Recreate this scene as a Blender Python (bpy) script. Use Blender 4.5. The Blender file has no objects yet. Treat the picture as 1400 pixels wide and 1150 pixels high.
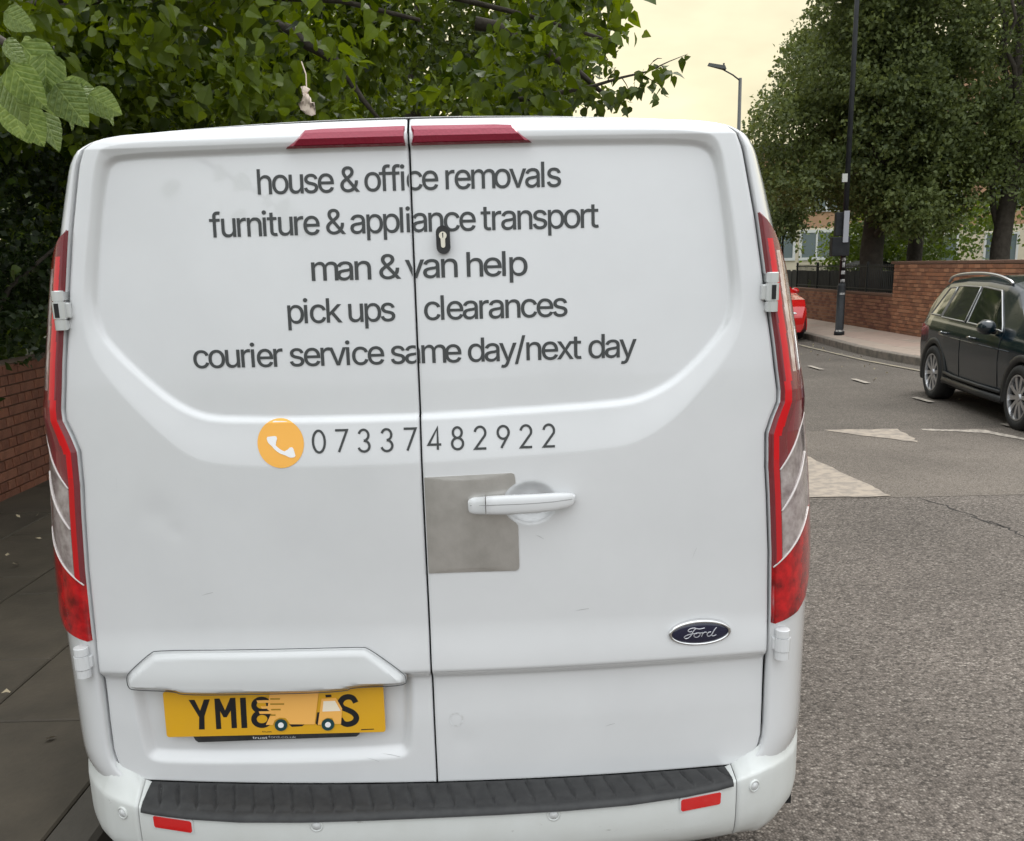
import bpy, bmesh, math, random
import numpy as np
from mathutils import Vector, Matrix, geometry
random.seed(7); rng = np.random.default_rng(7)
scene = bpy.context.scene
C = scene.collection

# ------------------------------------------------------------ camera
FPX, PYX, HYX, ROLL = 1350.0, 702.0, 365.0, math.radians(1.5)
PITCH = math.atan((PYX - HYX) / FPX)
cam_loc = np.array([.195, -2.12, 1.68])
fwd = np.array([0, math.cos(PITCH), -math.sin(PITCH)])
rt0 = np.array([1., 0, 0]); up0 = np.array([0, math.sin(PITCH), math.cos(PITCH)])
rt = math.cos(ROLL) * rt0 - math.sin(ROLL) * up0
upv = math.sin(ROLL) * rt0 + math.cos(ROLL) * up0
cd = bpy.data.cameras.new('camera'); cam = bpy.data.objects.new('camera', cd); C.objects.link(cam)
cd.sensor_fit = 'HORIZONTAL'; cd.sensor_width = 36; cd.lens = FPX / 1400 * 36
cd.shift_y = (PYX - 575) / 1400; cd.clip_start = .02; cd.clip_end = 900
M = Matrix(((rt[0], upv[0], -fwd[0], cam_loc[0]), (rt[1], upv[1], -fwd[1], cam_loc[1]), (rt[2], upv[2], -fwd[2], cam_loc[2]), (0, 0, 0, 1)))
cam.matrix_world = M
scene.camera = cam

# ------------------------------------------------------------ world, sun, exposure
SUN_EL, SUN_AZ = math.radians(58), math.radians(35)      # azimuth clockwise from +y
w = bpy.data.worlds.new('World'); scene.world = w; w.use_nodes = True
nt = w.node_tree; nt.nodes.clear()
N = nt.nodes.new; Lk = nt.links.new
out = N('ShaderNodeOutputWorld'); bg = N('ShaderNodeBackground'); bg.inputs['Strength'].default_value = .1
sky = N('ShaderNodeTexSky'); sky.sky_type = 'NISHITA'; sky.sun_disc = False
sky.sun_elevation = SUN_EL; sky.sun_rotation = SUN_AZ; sky.air_density = 1; sky.dust_density = 3
tc = N('ShaderNodeTexCoord'); sep = N('ShaderNodeSeparateXYZ'); Lk(tc.outputs['Generated'], sep.inputs[0])
ramp = N('ShaderNodeValToRGB'); e = ramp.color_ramp.elements
e[0].position = 0.0; e[0].color = (.95, .84, .54, 1)
e[1].position = 1.0; e[1].color = (1.95, 2.03, 2.08, 1)
for p, c in ((.22, (.97, .88, .60, 1)), (.36, (1.02, .95, .74, 1)), (.55, (1.30, 1.30, 1.26, 1))):
    q = e.new(p); q.color = c
Lk(sep.outputs['Z'], ramp.inputs[0])
# an overcast sky is about twice as bright overhead as near the horizon
ramp2 = N('ShaderNodeValToRGB'); e = ramp2.color_ramp.elements
e[0].position = 0.0; e[0].color = (.80, .83, .85, 1); e[1].position = 1.0; e[1].color = (1.95, 2.03, 2.08, 1)
q = e.new(.45); q.color = (1.25, 1.29, 1.31, 1)
Lk(sep.outputs['Z'], ramp2.inputs[0])
# the warm glow lies beyond the street (towards +y); elsewhere the cloud is neutral grey
ryz = N('ShaderNodeMapRange'); ryz.inputs['From Min'].default_value = -.35; ryz.inputs['From Max'].default_value = .75
Lk(sep.outputs['Y'], ryz.inputs['Value'])
neu = N('ShaderNodeMix'); neu.data_type = 'RGBA'; Lk(ramp2.outputs[0], neu.inputs[6])
Lk(ryz.outputs[0], neu.inputs[0]); Lk(ramp.outputs[0], neu.inputs[7])
noi = N('ShaderNodeTexNoise'); noi.inputs['Scale'].default_value = 3.2; noi.inputs['Detail'].default_value = 5; noi.inputs['Roughness'].default_value = .55
mp = N('ShaderNodeMapping'); mp.inputs['Scale'].default_value = (1, 1, 2.6); Lk(tc.outputs['Generated'], mp.inputs[0]); Lk(mp.outputs[0], noi.inputs['Vector'])
cr = N('ShaderNodeMapRange'); cr.inputs['From Min'].default_value = .3; cr.inputs['From Max'].default_value = .7
cr.inputs['To Min'].default_value = 7.3; cr.inputs['To Max'].default_value = 11.3
Lk(noi.outputs[0], cr.inputs['Value'])
mul = N('ShaderNodeVectorMath'); mul.operation = 'SCALE'; Lk(neu.outputs[2], mul.inputs[0]); Lk(cr.outputs[0], mul.inputs['Scale'])
mix = N('ShaderNodeMix'); mix.data_type = 'RGBA'; mix.inputs[0].default_value = .93
Lk(sky.outputs[0], mix.inputs[6]); Lk(mul.outputs[0], mix.inputs[7])
Lk(mix.outputs[2], bg.inputs['Color']); Lk(bg.outputs[0], out.inputs[0])
sd = bpy.data.lights.new('sun', 'SUN'); sd.energy = 1.1; sd.angle = math.radians(28); sd.color = (1, .96, .9)
so = bpy.data.objects.new('sun', sd); C.objects.link(so)
sdir = Vector((math.sin(SUN_AZ) * math.cos(SUN_EL), math.cos(SUN_AZ) * math.cos(SUN_EL), math.sin(SUN_EL)))
so.rotation_euler = sdir.to_track_quat('Z', 'Y').to_euler(); so.location = (0, -5, 20)
vs = scene.view_settings; vs.view_transform = 'Standard'; vs.look = 'None'; vs.gamma = 1; vs.use_curve_mapping = False
vs.exposure = 0.34
try:
    scene.cycles.max_bounces = 8; scene.cycles.transparent_max_bounces = 12
except Exception: pass

# ------------------------------------------------------------ helpers
def mat(name, col, rough=.5, metal=0., spec=.5, coat=0., trans=0., noise=None, bump=None, col2=None, emit=None, sub=None):
    """noise=(scale, amount) mixes col->col2; bump=(scale, strength, distance)"""
    m = bpy.data.materials.new(name); m.use_nodes = True; t = m.node_tree; b = t.nodes['Principled BSDF']
    b.inputs['Base Color'].default_value = (*col, 1); b.inputs['Roughness'].default_value = rough
    b.inputs['Metallic'].default_value = metal; b.inputs['Specular IOR Level'].default_value = spec
    b.inputs['Coat Weight'].default_value = coat; b.inputs['Coat Roughness'].default_value = .04
    b.inputs['Transmission Weight'].default_value = trans
    tcn = t.nodes.new('ShaderNodeTexCoord')
    if noise:
        n = t.nodes.new('ShaderNodeTexNoise'); n.inputs['Scale'].default_value = noise[0]; n.inputs['Detail'].default_value = 6
        n.inputs['Roughness'].default_value = .6
        t.links.new(tcn.outputs['Object'], n.inputs['Vector'])
        mr = t.nodes.new('ShaderNodeMapRange'); mr.inputs['From Min'].default_value = .5 - noise[1]; mr.inputs['From Max'].default_value = .5 + noise[1]
        t.links.new(n.outputs[0], mr.inputs['Value'])
        mx = t.nodes.new('ShaderNodeMix'); mx.data_type = 'RGBA'; mx.inputs[6].default_value = (*col, 1); mx.inputs[7].default_value = (*(col2 or col), 1)
        t.links.new(mr.outputs[0], mx.inputs[0]); t.links.new(mx.outputs[2], b.inputs['Base Color'])
    if bump:
        n = t.nodes.new('ShaderNodeTexNoise'); n.inputs['Scale'].default_value = bump[0]; n.inputs['Detail'].default_value = 5
        t.links.new(tcn.outputs['Object'], n.inputs['Vector'])
        bm_ = t.nodes.new('ShaderNodeBump'); bm_.inputs['Strength'].default_value = bump[1]; bm_.inputs['Distance'].default_value = bump[2]
        t.links.new(n.outputs[0], bm_.inputs['Height']); t.links.new(bm_.outputs[0], b.inputs['Normal'])
    return m

def root_of(o):
    while o.parent: o = o.parent
    return o
def ob(name, verts, faces, m, parent=None, smooth=False, world=True, kind=None, label=None):
    """one mesh object; verts in world space unless world=False (local to the parent)"""
    me = bpy.data.meshes.new(name)
    v = np.asarray(verts, float).reshape(-1, 3)
    if parent is not None and world:
        v = v - np.array(root_of(parent).location)
    me.from_pydata(v.tolist(), [], [tuple(int(i) for i in f) for f in faces] if not isinstance(faces, list) else faces); me.update()
    if m is not None: me.materials.append(m)
    if smooth: me.polygons.foreach_set('use_smooth', [True] * len(me.polygons))
    o = bpy.data.objects.new(name, me); C.objects.link(o); o.parent = parent
    if kind: o['kind'] = kind
    if label: o['label'] = label
    return o
def thing(name, label, cat, loc=(0, 0, 0), rz=0, group=None):
    o = bpy.data.objects.new(name, None); C.objects.link(o); o.location = loc; o.rotation_euler = (0, 0, rz)
    o.empty_display_size = .2; o['label'] = label; o['category'] = cat
    if group: o['group'] = group
    return o
def tag(o, label, cat, group=None):
    o['label'] = label; o['category'] = cat
    if group: o['group'] = group
    return o
class G:
    def __init__(s): s.v = []; s.f = []
    def add(s, v, f):
        n = len(s.v); s.v += [tuple(map(float, p)) for p in v]; s.f += [tuple(i + n for i in q) for q in f]; return s
    def box(s, a, b):
        x0, y0, z0 = a; x1, y1, z1 = b
        return s.add([(x0, y0, z0), (x1, y0, z0), (x1, y1, z0), (x0, y1, z0), (x0, y0, z1), (x1, y0, z1), (x1, y1, z1), (x0, y1, z1)],
                     [(0, 3, 2, 1), (4, 5, 6, 7), (0, 1, 5, 4), (1, 2, 6, 5), (2, 3, 7, 6), (3, 0, 4, 7)])
    def tube(s, pts, rad, n=8, cap=True):
        pts = [Vector(p) for p in pts]; rad = rad if hasattr(rad, '__len__') else [rad] * len(pts)
        V = []; F = []; prev = None
        for i, p in enumerate(pts):
            d = (pts[min(i + 1, len(pts) - 1)] - pts[max(i - 1, 0)]).normalized()
            a = prev if prev is not None else (Vector((0, 0, 1)) if abs(d.z) < .9 else Vector((1, 0, 0)))
            a = (a - d * a.dot(d)).normalized(); b = d.cross(a); prev = a
            for k in range(n):
                t = 2 * math.pi * k / n; V.append(p + (a * math.cos(t) + b * math.sin(t)) * rad[i])
        for i in range(len(pts) - 1):
            for k in range(n):
                k2 = (k + 1) % n; F.append((i * n + k, i * n + k2, (i + 1) * n + k2, (i + 1) * n + k))
        if cap: F.append(tuple(range(n))[::-1]); F.append(tuple((len(pts) - 1) * n + k for k in range(n)))
        return s.add(V, F)
    def lathe(s, prof, c, axis='x', n=28):
        """prof [(r, t)]; t along the axis"""
        V = []; F = []
        for r, t in prof:
            for k in range(n):
                a = 2 * math.pi * k / n; p, q = r * math.cos(a), r * math.sin(a)
                V.append({'x': (c[0] + t, c[1] + p, c[2] + q), 'y': (c[0] + p, c[1] + t, c[2] + q), 'z': (c[0] + p, c[1] + q, c[2] + t)}[axis])
        for i in range(len(prof) - 1):
            for k in range(n):
                k2 = (k + 1) % n; F.append((i * n + k, i * n + k2, (i + 1) * n + k2, (i + 1) * n + k))
        return s.add(V, F)
    def grid(s, P, wrap=False):
        P = np.asarray(P, float); a, b = P.shape[:2]; n = len(s.v)
        s.v += [tuple(p) for p in P.reshape(-1, 3).tolist()]
        for i in range(a - 1):
            for j in range(b - 1 + (1 if wrap else 0)):
                j2 = (j + 1) % b; s.f.append((n + i * b + j, n + i * b + j2, n + (i + 1) * b + j2, n + (i + 1) * b + j))
        return s
    def ob(s, name, m, parent=None, smooth=False, **k): return ob(name, s.v, s.f, m, parent, smooth, **k)
def bevel(o, w=.01, seg=2):
    bm = bmesh.new(); bm.from_mesh(o.data)
    bmesh.ops.bevel(bm, geom=bm.edges[:], offset=w, segments=seg, affect='EDGES', profile=.6)
    bm.to_mesh(o.data); bm.free(); return o
def sstep(a, b, x):
    t = np.clip((x - a) / (b - a), 0, 1); return t * t * (3 - 2 * t)

# ------------------------------------------------------------ materials
def paint(name, col, rough=.28, coat=1., wob=.0):
    m = mat(name, col, rough, coat=coat, noise=(3.5, .22), col2=tuple(c * .93 for c in col))  # broad colour mottling stands in for soft cloud reflections on the van
    t = m.node_tree; b = t.nodes['Principled BSDF']; tcn = t.nodes.new('ShaderNodeTexCoord')
    n = t.nodes.new('ShaderNodeTexNoise'); n.inputs['Scale'].default_value = 2.2; n.inputs['Detail'].default_value = 1.5
    t.links.new(tcn.outputs['Object'], n.inputs['Vector'])
    bp = t.nodes.new('ShaderNodeBump'); bp.inputs['Strength'].default_value = .35; bp.inputs['Distance'].default_value = wob
    t.links.new(n.outputs[0], bp.inputs['Height'])
    if wob: t.links.new(bp.outputs[0], b.inputs['Normal']); t.links.new(bp.outputs[0], b.inputs['Coat Normal'])
    # faint road film: rougher in drifts
    n2 = t.nodes.new('ShaderNodeTexNoise'); n2.inputs['Scale'].default_value = 3.5; n2.inputs['Detail'].default_value = 8
    t.links.new(tcn.outputs['Object'], n2.inputs['Vector'])
    mr = t.nodes.new('ShaderNodeMapRange'); mr.inputs['From Min'].default_value = .35; mr.inputs['From Max'].default_value = .7
    mr.inputs['To Min'].default_value = .02; mr.inputs['To Max'].default_value = .10
    t.links.new(n2.outputs[0], mr.inputs['Value']); t.links.new(mr.outputs[0], b.inputs['Coat Roughness'])
    return m
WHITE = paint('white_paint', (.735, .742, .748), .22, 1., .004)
GARN = paint('white_trim_paint', (.68, .69, .69), .34, .6, .0)
BUMP_M = mat('white_bumper_paint', (.68, .70, .685), .38, coat=.35, noise=(9, .22), col2=(.63, .645, .62))
# small dark scuffs on the bumper paint
def scuffs(m, scale=14, lo=.655):
    t = m.node_tree; b = t.nodes['Principled BSDF']; src = b.inputs['Base Color'].links[0].from_socket
    tcn = t.nodes.new('ShaderNodeTexCoord'); mp_ = t.nodes.new('ShaderNodeMapping'); mp_.inputs['Scale'].default_value = (1, 1, 2.2); mp_.inputs['Rotation'].default_value = (0, .5, 0)
    t.links.new(tcn.outputs['Object'], mp_.inputs[0])
    n = t.nodes.new('ShaderNodeTexNoise'); n.inputs['Scale'].default_value = scale; n.inputs['Detail'].default_value = 9; n.inputs['Roughness'].default_value = .75
    t.links.new(mp_.outputs[0], n.inputs['Vector'])
    mr = t.nodes.new('ShaderNodeMapRange'); mr.inputs['From Min'].default_value = lo; mr.inputs['From Max'].default_value = lo + .06; mr.inputs['To Max'].default_value = .5
    t.links.new(n.outputs[0], mr.inputs['Value'])
    mx = t.nodes.new('ShaderNodeMix'); mx.data_type = 'RGBA'; mx.inputs[7].default_value = (.25, .24, .22, 1)
    t.links.new(mr.outputs[0], mx.inputs[0]); t.links.new(src, mx.inputs[6]); t.links.new(mx.outputs[2], b.inputs['Base Color'])
scuffs(BUMP_M, 16, .64); scuffs(WHITE, 9, .70)
BLACKPL = mat('black_plastic', (.014, .014, .015), .5, noise=(40, .2), col2=(.032, .032, .032), bump=(350, .3, .0006))
SEAL = mat('rubber_seal', (.012, .012, .012), .8)
DARK = mat('dark_underbody', (.012, .012, .012), .9)
CHROME = mat('chrome', (.72, .72, .72), .12, metal=1)
ALLOY = mat('alloy_metal', (.62, .62, .63), .28, metal=.9)
TYRE = mat('tyre_rubber', (.018, .018, .018), .75, bump=(60, .3, .004))
LETTER = mat('grey_vinyl', (.052, .056, .056), .6)
ORANGE = mat('orange_vinyl', (1., .50, .09), .55)
WHITEV = mat('white_vinyl', (.93, .93, .93), .5)
def facets(m, scale, dist, c2=None):
    t = m.node_tree; b = t.nodes['Principled BSDF']; tcn = t.nodes.new('ShaderNodeTexCoord'); v = t.nodes.new('ShaderNodeTexVoronoi')
    v.inputs['Scale'].default_value = scale; t.links.new(tcn.outputs['Object'], v.inputs['Vector'])
    bp = t.nodes.new('ShaderNodeBump'); bp.inputs['Distance'].default_value = dist; bp.inputs['Strength'].default_value = .9
    t.links.new(v.outputs['Distance'], bp.inputs['Height']); t.links.new(bp.outputs[0], b.inputs['Normal'])
    b.inputs['Metallic'].default_value = .35
    return m
def lens(name, col, rough=.12, bumpy=None, emitc=None, coat=1.):
    m = mat(name, col, rough, spec=.5, coat=coat)
    if bumpy:
        t = m.node_tree; b = t.nodes['Principled BSDF']; tcn = t.nodes.new('ShaderNodeTexCoord')
        wv = t.nodes.new('ShaderNodeTexWave'); wv.bands_direction = 'Z'; wv.inputs['Scale'].default_value = bumpy
        t.links.new(tcn.outputs['Object'], wv.inputs['Vector'])
        bp = t.nodes.new('ShaderNodeBump'); bp.inputs['Distance'].default_value = .0008; bp.inputs['Strength'].default_value = .4
        t.links.new(wv.outputs[0], bp.inputs['Height']); t.links.new(bp.outputs[0], b.inputs['Normal'])
        mx = t.nodes.new('ShaderNodeMix'); mx.data_type = 'RGBA'; mx.inputs[6].default_value = (*[c * .72 for c in col], 1); mx.inputs[7].default_value = (*col, 1)
        t.links.new(wv.outputs[0], mx.inputs[0]); t.links.new(mx.outputs[2], b.inputs['Base Color'])
    return m
RED_TUBE = lens('red_light_guide', (.66, .003, .008), .25, coat=.12)
RED_DEEP = lens('deep_red_lens', (.22, .003, .010), .12, 420, coat=.7)
RED_LOW = mat('lower_red_lens', (.16, .002, .004), .10, spec=.5, coat=.8, noise=(26, .16), col2=(.62, .006, .010))
CLEARL = mat('clear_lens', (.22, .17, .165), .12, spec=.5, coat=.9, noise=(34, .2), col2=(.50, .44, .42))
PALEL = mat('pale_lens', (.36, .22, .21), .1, coat=1., noise=(30, .16), col2=(.74, .66, .63))
BARM = lens('silver_bar', (.62, .56, .54), .25)
BRAKE = lens('brake_red_lens', (.27, .003, .03), .14)
facets(BRAKE, 150, .0006)
REFL = lens('reflector_red', (.78, .006, .006), .2, 180)
GLASS_D = mat('dark_glass', (.012, .014, .016), .05, spec=.8, coat=1.)
GLASS_P = mat('privacy_glass', (.03, .027, .034), .07, spec=.7, coat=1.)
# ------------------------------------------------------------ van surfaces
def base(x, z): return .09 * x * x + .07 * np.maximum(0, z - 1.1) ** 2
DZ = [.4925, .500, .515, .54, .57, .68, .80, .88, 1.03, 1.16, 1.23, 1.305, 1.34, 1.375, 1.40, 1.45, 1.50, 1.57, 1.67, 1.77, 1.85, 1.92, 1.955, 1.972, 1.981, 1.985]
DX = [.735, .752, .768, .779, .785, .785, .787, .788, .783, .774, .768, .766, .777, .791, .791, .783, .776, .764, .749, .733, .717, .703, .692, .676, .655, .62]
XZ = [.5, .7, .88, 1.05, 1.2, 1.35, 1.45, 1.57, 1.67, 1.77, 1.85, 1.92, 1.96, 1.985]
XX = [.962, .962, .962, .952, .938, .917, .895, .873, .853, .825, .802, .778, .755, .72]
xd = lambda z: np.interp(z, DZ, DX)
xs = lambda z: np.interp(z, XZ, XX)
BB = .45
def BS(sg, z, s, o=0.):
    d = xd(z) + .005; a = xs(z) - d
    hh_ = np.clip(z - 1.942, 0, 1)
    x = d + a * np.sin(s); y = base(d, z) + .42 * hh_ + 6 * hh_ * hh_ + BB * (1 - np.cos(s))
    nx, ny = np.sin(s) / np.maximum(a, .02), -np.cos(s) / BB * 1.0
    # outward normal of the plan ellipse
    nx, ny = np.sin(s) * BB, -np.cos(s) * a
    L = np.sqrt(nx * nx + ny * ny) + 1e-9
    z = np.where(z > 1.9, z - .04 * d * d * (z - 1.9) / .085, z)
    return np.stack(np.broadcast_arrays(sg * (x + nx / L * o), y + ny / L * o, z + 0 * s), -1)
def chaikin(p, n=3):
    p = np.array(p, float)
    for _ in range(n):
        q = np.roll(p, -1, 0); p = np.stack([.75 * p + .25 * q, .25 * p + .75 * q], 1).reshape(-1, 2)
    return p
def sdf(px, pz, poly):
    """signed distance, inside positive"""
    P = np.asarray(poly); Q = np.roll(P, -1, 0); shp = px.shape; px = px.ravel(); pz = pz.ravel()
    best = np.full(px.shape, 1e9); ins = np.zeros(px.shape, bool)
    for (ax, az), (bx, bz) in zip(P, Q):
        dx, dz = bx - ax, bz - az; L = dx * dx + dz * dz + 1e-12
        t = np.clip(((px - ax) * dx + (pz - az) * dz) / L, 0, 1)
        best = np.minimum(best, (px - ax - t * dx) ** 2 + (pz - az - t * dz) ** 2)
        c = ((az > pz) != (bz > pz)) & (px < (bx - ax) * (pz - az) / ((bz - az) if abs(bz - az) > 1e-12 else 1e-12) + ax)
        ins ^= c
    d = np.sqrt(best); return np.where(ins, d, -d).reshape(shp)
P1 = chaikin([(-0.616, 1.931), (-0.394, 1.932), (-0.24, 1.933), (-0.003, 1.933), (0.246, 1.934), (0.444, 1.933), (0.584, 1.931), (0.628, 1.923), (0.65, 1.898), (0.663, 1.826), (0.676, 1.736), (0.689, 1.629), (0.686, 1.575), (0.674, 1.537), (0.618, 1.473), (0.561, 1.423), (0.497, 1.392), (0.44, 1.38), (0.201, 1.371), (-0.006, 1.364), (-0.276, 1.364), (-0.438, 1.368), (-0.489, 1.377), (-0.549, 1.408), (-0.625, 1.477), (-0.677, 1.533), (-0.696, 1.564), (-0.704, 1.611), (-0.695, 1.695), (-0.671, 1.83), (-0.655, 1.897), (-0.645, 1.918)])
P2 = chaikin([(-0.646, 1.955), (-0.393, 1.953), (-0.002, 1.956), (0.445, 1.953), (0.615, 1.948), (0.655, 1.93), (0.672, 1.841), (0.693, 1.721), (0.707, 1.613), (0.705, 1.552), (0.683, 1.49), (0.618, 1.413), (0.562, 1.351), (0.489, 1.303), (0.424, 1.286), (0.198, 1.276), (-0.01, 1.267), (-0.284, 1.264), (-0.43, 1.271), (-0.495, 1.283), (-0.542, 1.313), (-0.617, 1.389), (-0.692, 1.478), (-0.719, 1.533), (-0.725, 1.604), (-0.712, 1.696), (-0.686, 1.831), (-0.665, 1.919)], 4)
REC = chaikin([(-0.715, 0.79), (-0.716, 0.748), (-0.709, .65), (-0.700, 0.575), (-0.692, 0.553), (-.66, .546), (-.35, .552), (-0.10, 0.561), (-.066, .568), (-0.056, 0.60), (-.05, .68), (-0.048, 0.758), (-.05, .79)], 2)
CUP = (.238, 1.173)
def S(x, z, full=True):
    x = np.asarray(x, float); z = np.asarray(z, float)
    y = base(x, z)
    d1 = sdf(x, z, P1); d2 = sdf(x, z, P2)
    q = np.clip(-d1 / np.maximum(-d1 + np.maximum(d2, 0), 1e-4), 0, 1)
    q = np.where(d2 <= 0, 1, q)
    shelf = .011 * (1 - (.75 * q + .25 * q * q * (3 - 2 * q)))
    rim = .012 * sstep(-.003, .009, d1)
    y = y + np.where(d1 > 0, .011, shelf) + rim
    za = .903 - .03 * np.clip(np.abs(x) - .3, 0, 1); zc = .788 + .006 * x
    y = y - .010 * sstep(0, 1, (za - z) / (za - zc))
    y = y + .024 * sstep(0, 1, (zc - z) / .030) 
    y = y + (-.006) * sstep(0, 1, (zc - .03 - z) / .12)
    r = sdf(x, z, REC); y = y + .020 * sstep(-.006, .024, r)
    h = np.clip(z - 1.942, 0, 1); y = y + .42 * h + 6.0 * h * h
    c = ((x - CUP[0]) / .060) ** 2 + ((z - CUP[1]) / .050) ** 2
    y = y + .020 * (1 - sstep(.15, 1.0, c))
    # gentle pressing ripples and a few small dents
    y = y + .0005 * np.sin(x * 7.3 + 1.1) * np.sin(z * 5.1 + .4)
    for dx_, dz_, rr, dp in ((.07, .60, .03, .0016), (-.60, 1.16, .035, .0018), (-.56, 1.12, .02, .0012), (-.16, .545, .05, .0018), (.5, 1.05, .09, .0012), (-.3, 1.05, .12, .001)):
        y = y + dp * np.exp(-((x - dx_) ** 2 + (z - dz_) ** 2) / rr ** 2)
    return y

van = thing('cargo_van', 'white panel van seen from behind with grey removals lettering on its closed rear doors', 'van', (0, 2.4, 0))
ztop = lambda x: 1.985 - .016 * x * x / .4
def make_door(sg):
    vs_ = np.concatenate([np.linspace(0, .015, 14)[:-1], np.linspace(.015, .965, 330)[:-1], np.linspace(.965, 1, 34)])
    us = np.linspace(0, 1, 190); us = np.concatenate([[0, .003, .007, .012], us[3:-3], [.988, .993, .997, 1]])
    zz = .4935 + vs_ * (1.985 - .4935)
    U_, Z_ = np.meshgrid(us, zz)
    XO = xd(Z_) - .003
    X_ = (.0024 + U_ * (XO - .0024)); Z2 = np.where(Z_ > 1.9, Z_ - .016 * X_ * X_ / .4 * (Z_ - 1.9) / .085, Z_)
    X_ = sg * X_
    Y_ = S(X_, Z2)
    dedge = np.minimum(XO - np.abs(X_), np.minimum(np.abs(X_) - .0024, Z_ - .4935))
    Y_ = Y_ + .0035 * np.clip(1 - dedge / .006, 0, 1) ** 2
    Pm = np.stack([X_, Y_, Z2], -1)
    g = G().grid(Pm)
    a, b = Pm.shape[:2]
    loop = [(0, j) for j in range(b)] + [(i, b - 1) for i in range(1, a)] + [(a - 1, j) for j in range(b - 2, -1, -1)] + [(i, 0) for i in range(a - 2, 0, -1)]
    n0 = len(g.v)
    for (i, j) in loop:
        p = Pm[i, j]; g.v.append((p[0], p[1] + .03, p[2]))
    k = len(loop)
    for q in range(k):
        i, j = loop[q]; i2, j2 = loop[(q + 1) % k]
        g.f.append((i * b + j, n0 + q, n0 + (q + 1) % k, i2 * b + j2))
    if sg > 0: g.f = [f for f in g.f]
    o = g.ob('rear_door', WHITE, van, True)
    # sharp outer edge
    try: o.data.set_sharp_from_angle(angle=math.radians(50))
    except Exception: pass
    return o
doorL = make_door(-1); doorR = make_door(1)
doorL['label'] = 'left rear door with number plate'; doorR['label'] = 'right rear door with handle and oval badge'
# dark backing behind the door gaps
zz = np.linspace(.49, 1.95, 40); g = G()
g.grid([[(x * (xd(z) + .004), base(x * (xd(z) + .004), z) + .052 + .42 * max(0, z - 1.942) + 6 * max(0, z - 1.942) ** 2, z) for x in np.linspace(-1, 1, 30)] for z in zz])
g.ob('door_seal', SEAL, van)
# body shell : rings around the door opening, swept forward
nz = 46
zs = np.concatenate([np.linspace(.497, 1.9, nz), [1.92, 1.94, 1.955, 1.966, 1.974, 1.980, 1.985]])
ring = [(-1, z) for z in zs]; 
def body_pt(kind, s, par):
    if kind == 'side':
        sg, z = par; return BS(sg, z, s)
    sg_x, = par
    x = sg_x; zt = 1.985 - .04 * x * x + .003 * (1 - (x / .62) ** 2)
    y0 = float(base(x, 1.985)) + .42 * .043 + 6 * .043 ** 2
    return np.array([x * (1 + .10 * math.sin(s)), y0 + .25 * (1 - math.cos(s)) * 1.8, zt + (.010 * math.sin(s))])
ss = np.linspace(0, math.pi / 2, 22)
cols = []
params = [('side', (-1, z)) for z in zs] + [('top', (x,)) for x in np.linspace(-.62, .62, 24)] + [('side', (1, z)) for z in zs[::-1]]
fwd_y = [.75, 1.0, 1.3, 1.6, 2.2, 2.8, 3.2, 3.4, 3.6, 3.8, 4.0, 4.2, 4.4, 4.6, 4.75, 4.86, 4.93, 4.97]
topz = lambda y: np.interp(y, [0, 3.15, 4.15, 4.70, 4.9, 4.97], [9, 2.0, 1.18, 1.02, .90, .72])
wid = lambda y: np.interp(y, [0, 3.9, 4.5, 4.8, 4.93, 4.97], [1, 1, .97, .86, .74, .66])
rows = []
jam = []
for kd, pr in params:
    p = np.array(body_pt(kd, 0., pr)); jam.append(p + np.array([0, .032, 0]))
rows.append(jam)
for s in ss: rows.append([body_pt(kd, s, pr) for kd, pr in params])
last = rows[-1]
dense = np.concatenate([np.arange(.62, 3.2, .045), np.arange(3.2, 4.97, .06), [4.97]])
for y in dense:
    r_ = []
    for p in last:
        zt = topz(y); k = min(1., 1.0); z = p[2]
        f = (zt - .5) / 1.49 if zt < 2 else 1.
        z2 = .5 + (z - .5) * f if zt < 2 else z
        widen = 1 + (.99 / .962 - 1) * min(1, (y - .5) / .8) if z < 1.9 else 1 + .02 * min(1, (y - .5) / .8)
        r_.append((p[0] * widen * wid(y), y, z2))
    rows.append(r_)
rows = np.array(rows, float)
WHEELS = [(1.02, .345), (3.95, .345)]
g = G(); a, b = rows.shape[:2]; g.v = [tuple(p) for p in rows.reshape(-1, 3).tolist()]
for i in range(a - 1):
    for j in range(b - 1):
        c_ = (rows[i, j] + rows[i + 1, j + 1]) / 2
        if c_[2] < .9 and any((c_[1] - wy) ** 2 + (c_[2] - wz) ** 2 < .41 ** 2 for wy, wz in WHEELS) and abs(c_[0]) > .7: continue
        g.f.append((i * b + j, i * b + j + 1, (i + 1) * b + j + 1, (i + 1) * b + j))
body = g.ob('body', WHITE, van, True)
g = G()   # nose, lower sides, floor
g.grid([[(x * .66 , 4.97 + .03 * math.cos(x * 1.5), z) for x in np.linspace(-1, 1, 9)] for z in (.30, .5, .72)])
g.ob('front_panel', BLACKPL, van)
for sg in (-1, 1):
    g = G()
    for y0, y1 in ((1.44, 3.53), (.50, .605), (4.37, 4.8)):
        g.grid([[(sg * (.985 if y > .7 else .955) - sg * (0 if z > .3 else .05), y, z) for y in np.linspace(y0, y1, 6)] for z in (.24, .32, .42, .505)])
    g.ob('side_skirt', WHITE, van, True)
    for wy, wz in WHEELS:
        ar = G(); ar.grid([[(sg * (.94 + dx), wy + rr * math.cos(t), max(.3, wz + rr * math.sin(t))) for t in np.linspace(-.15, math.pi + .15, 30)] for rr, dx in ((.36, -.25), (.385, .03), (.40, .062), (.445, .058), (.45, .03))])
        ar.ob('wheel_arch', BLACKPL, van, True)
G().box((-.92, .25, .27), (.92, 4.8, .50)).ob('underbody', DARK, van)
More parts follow.
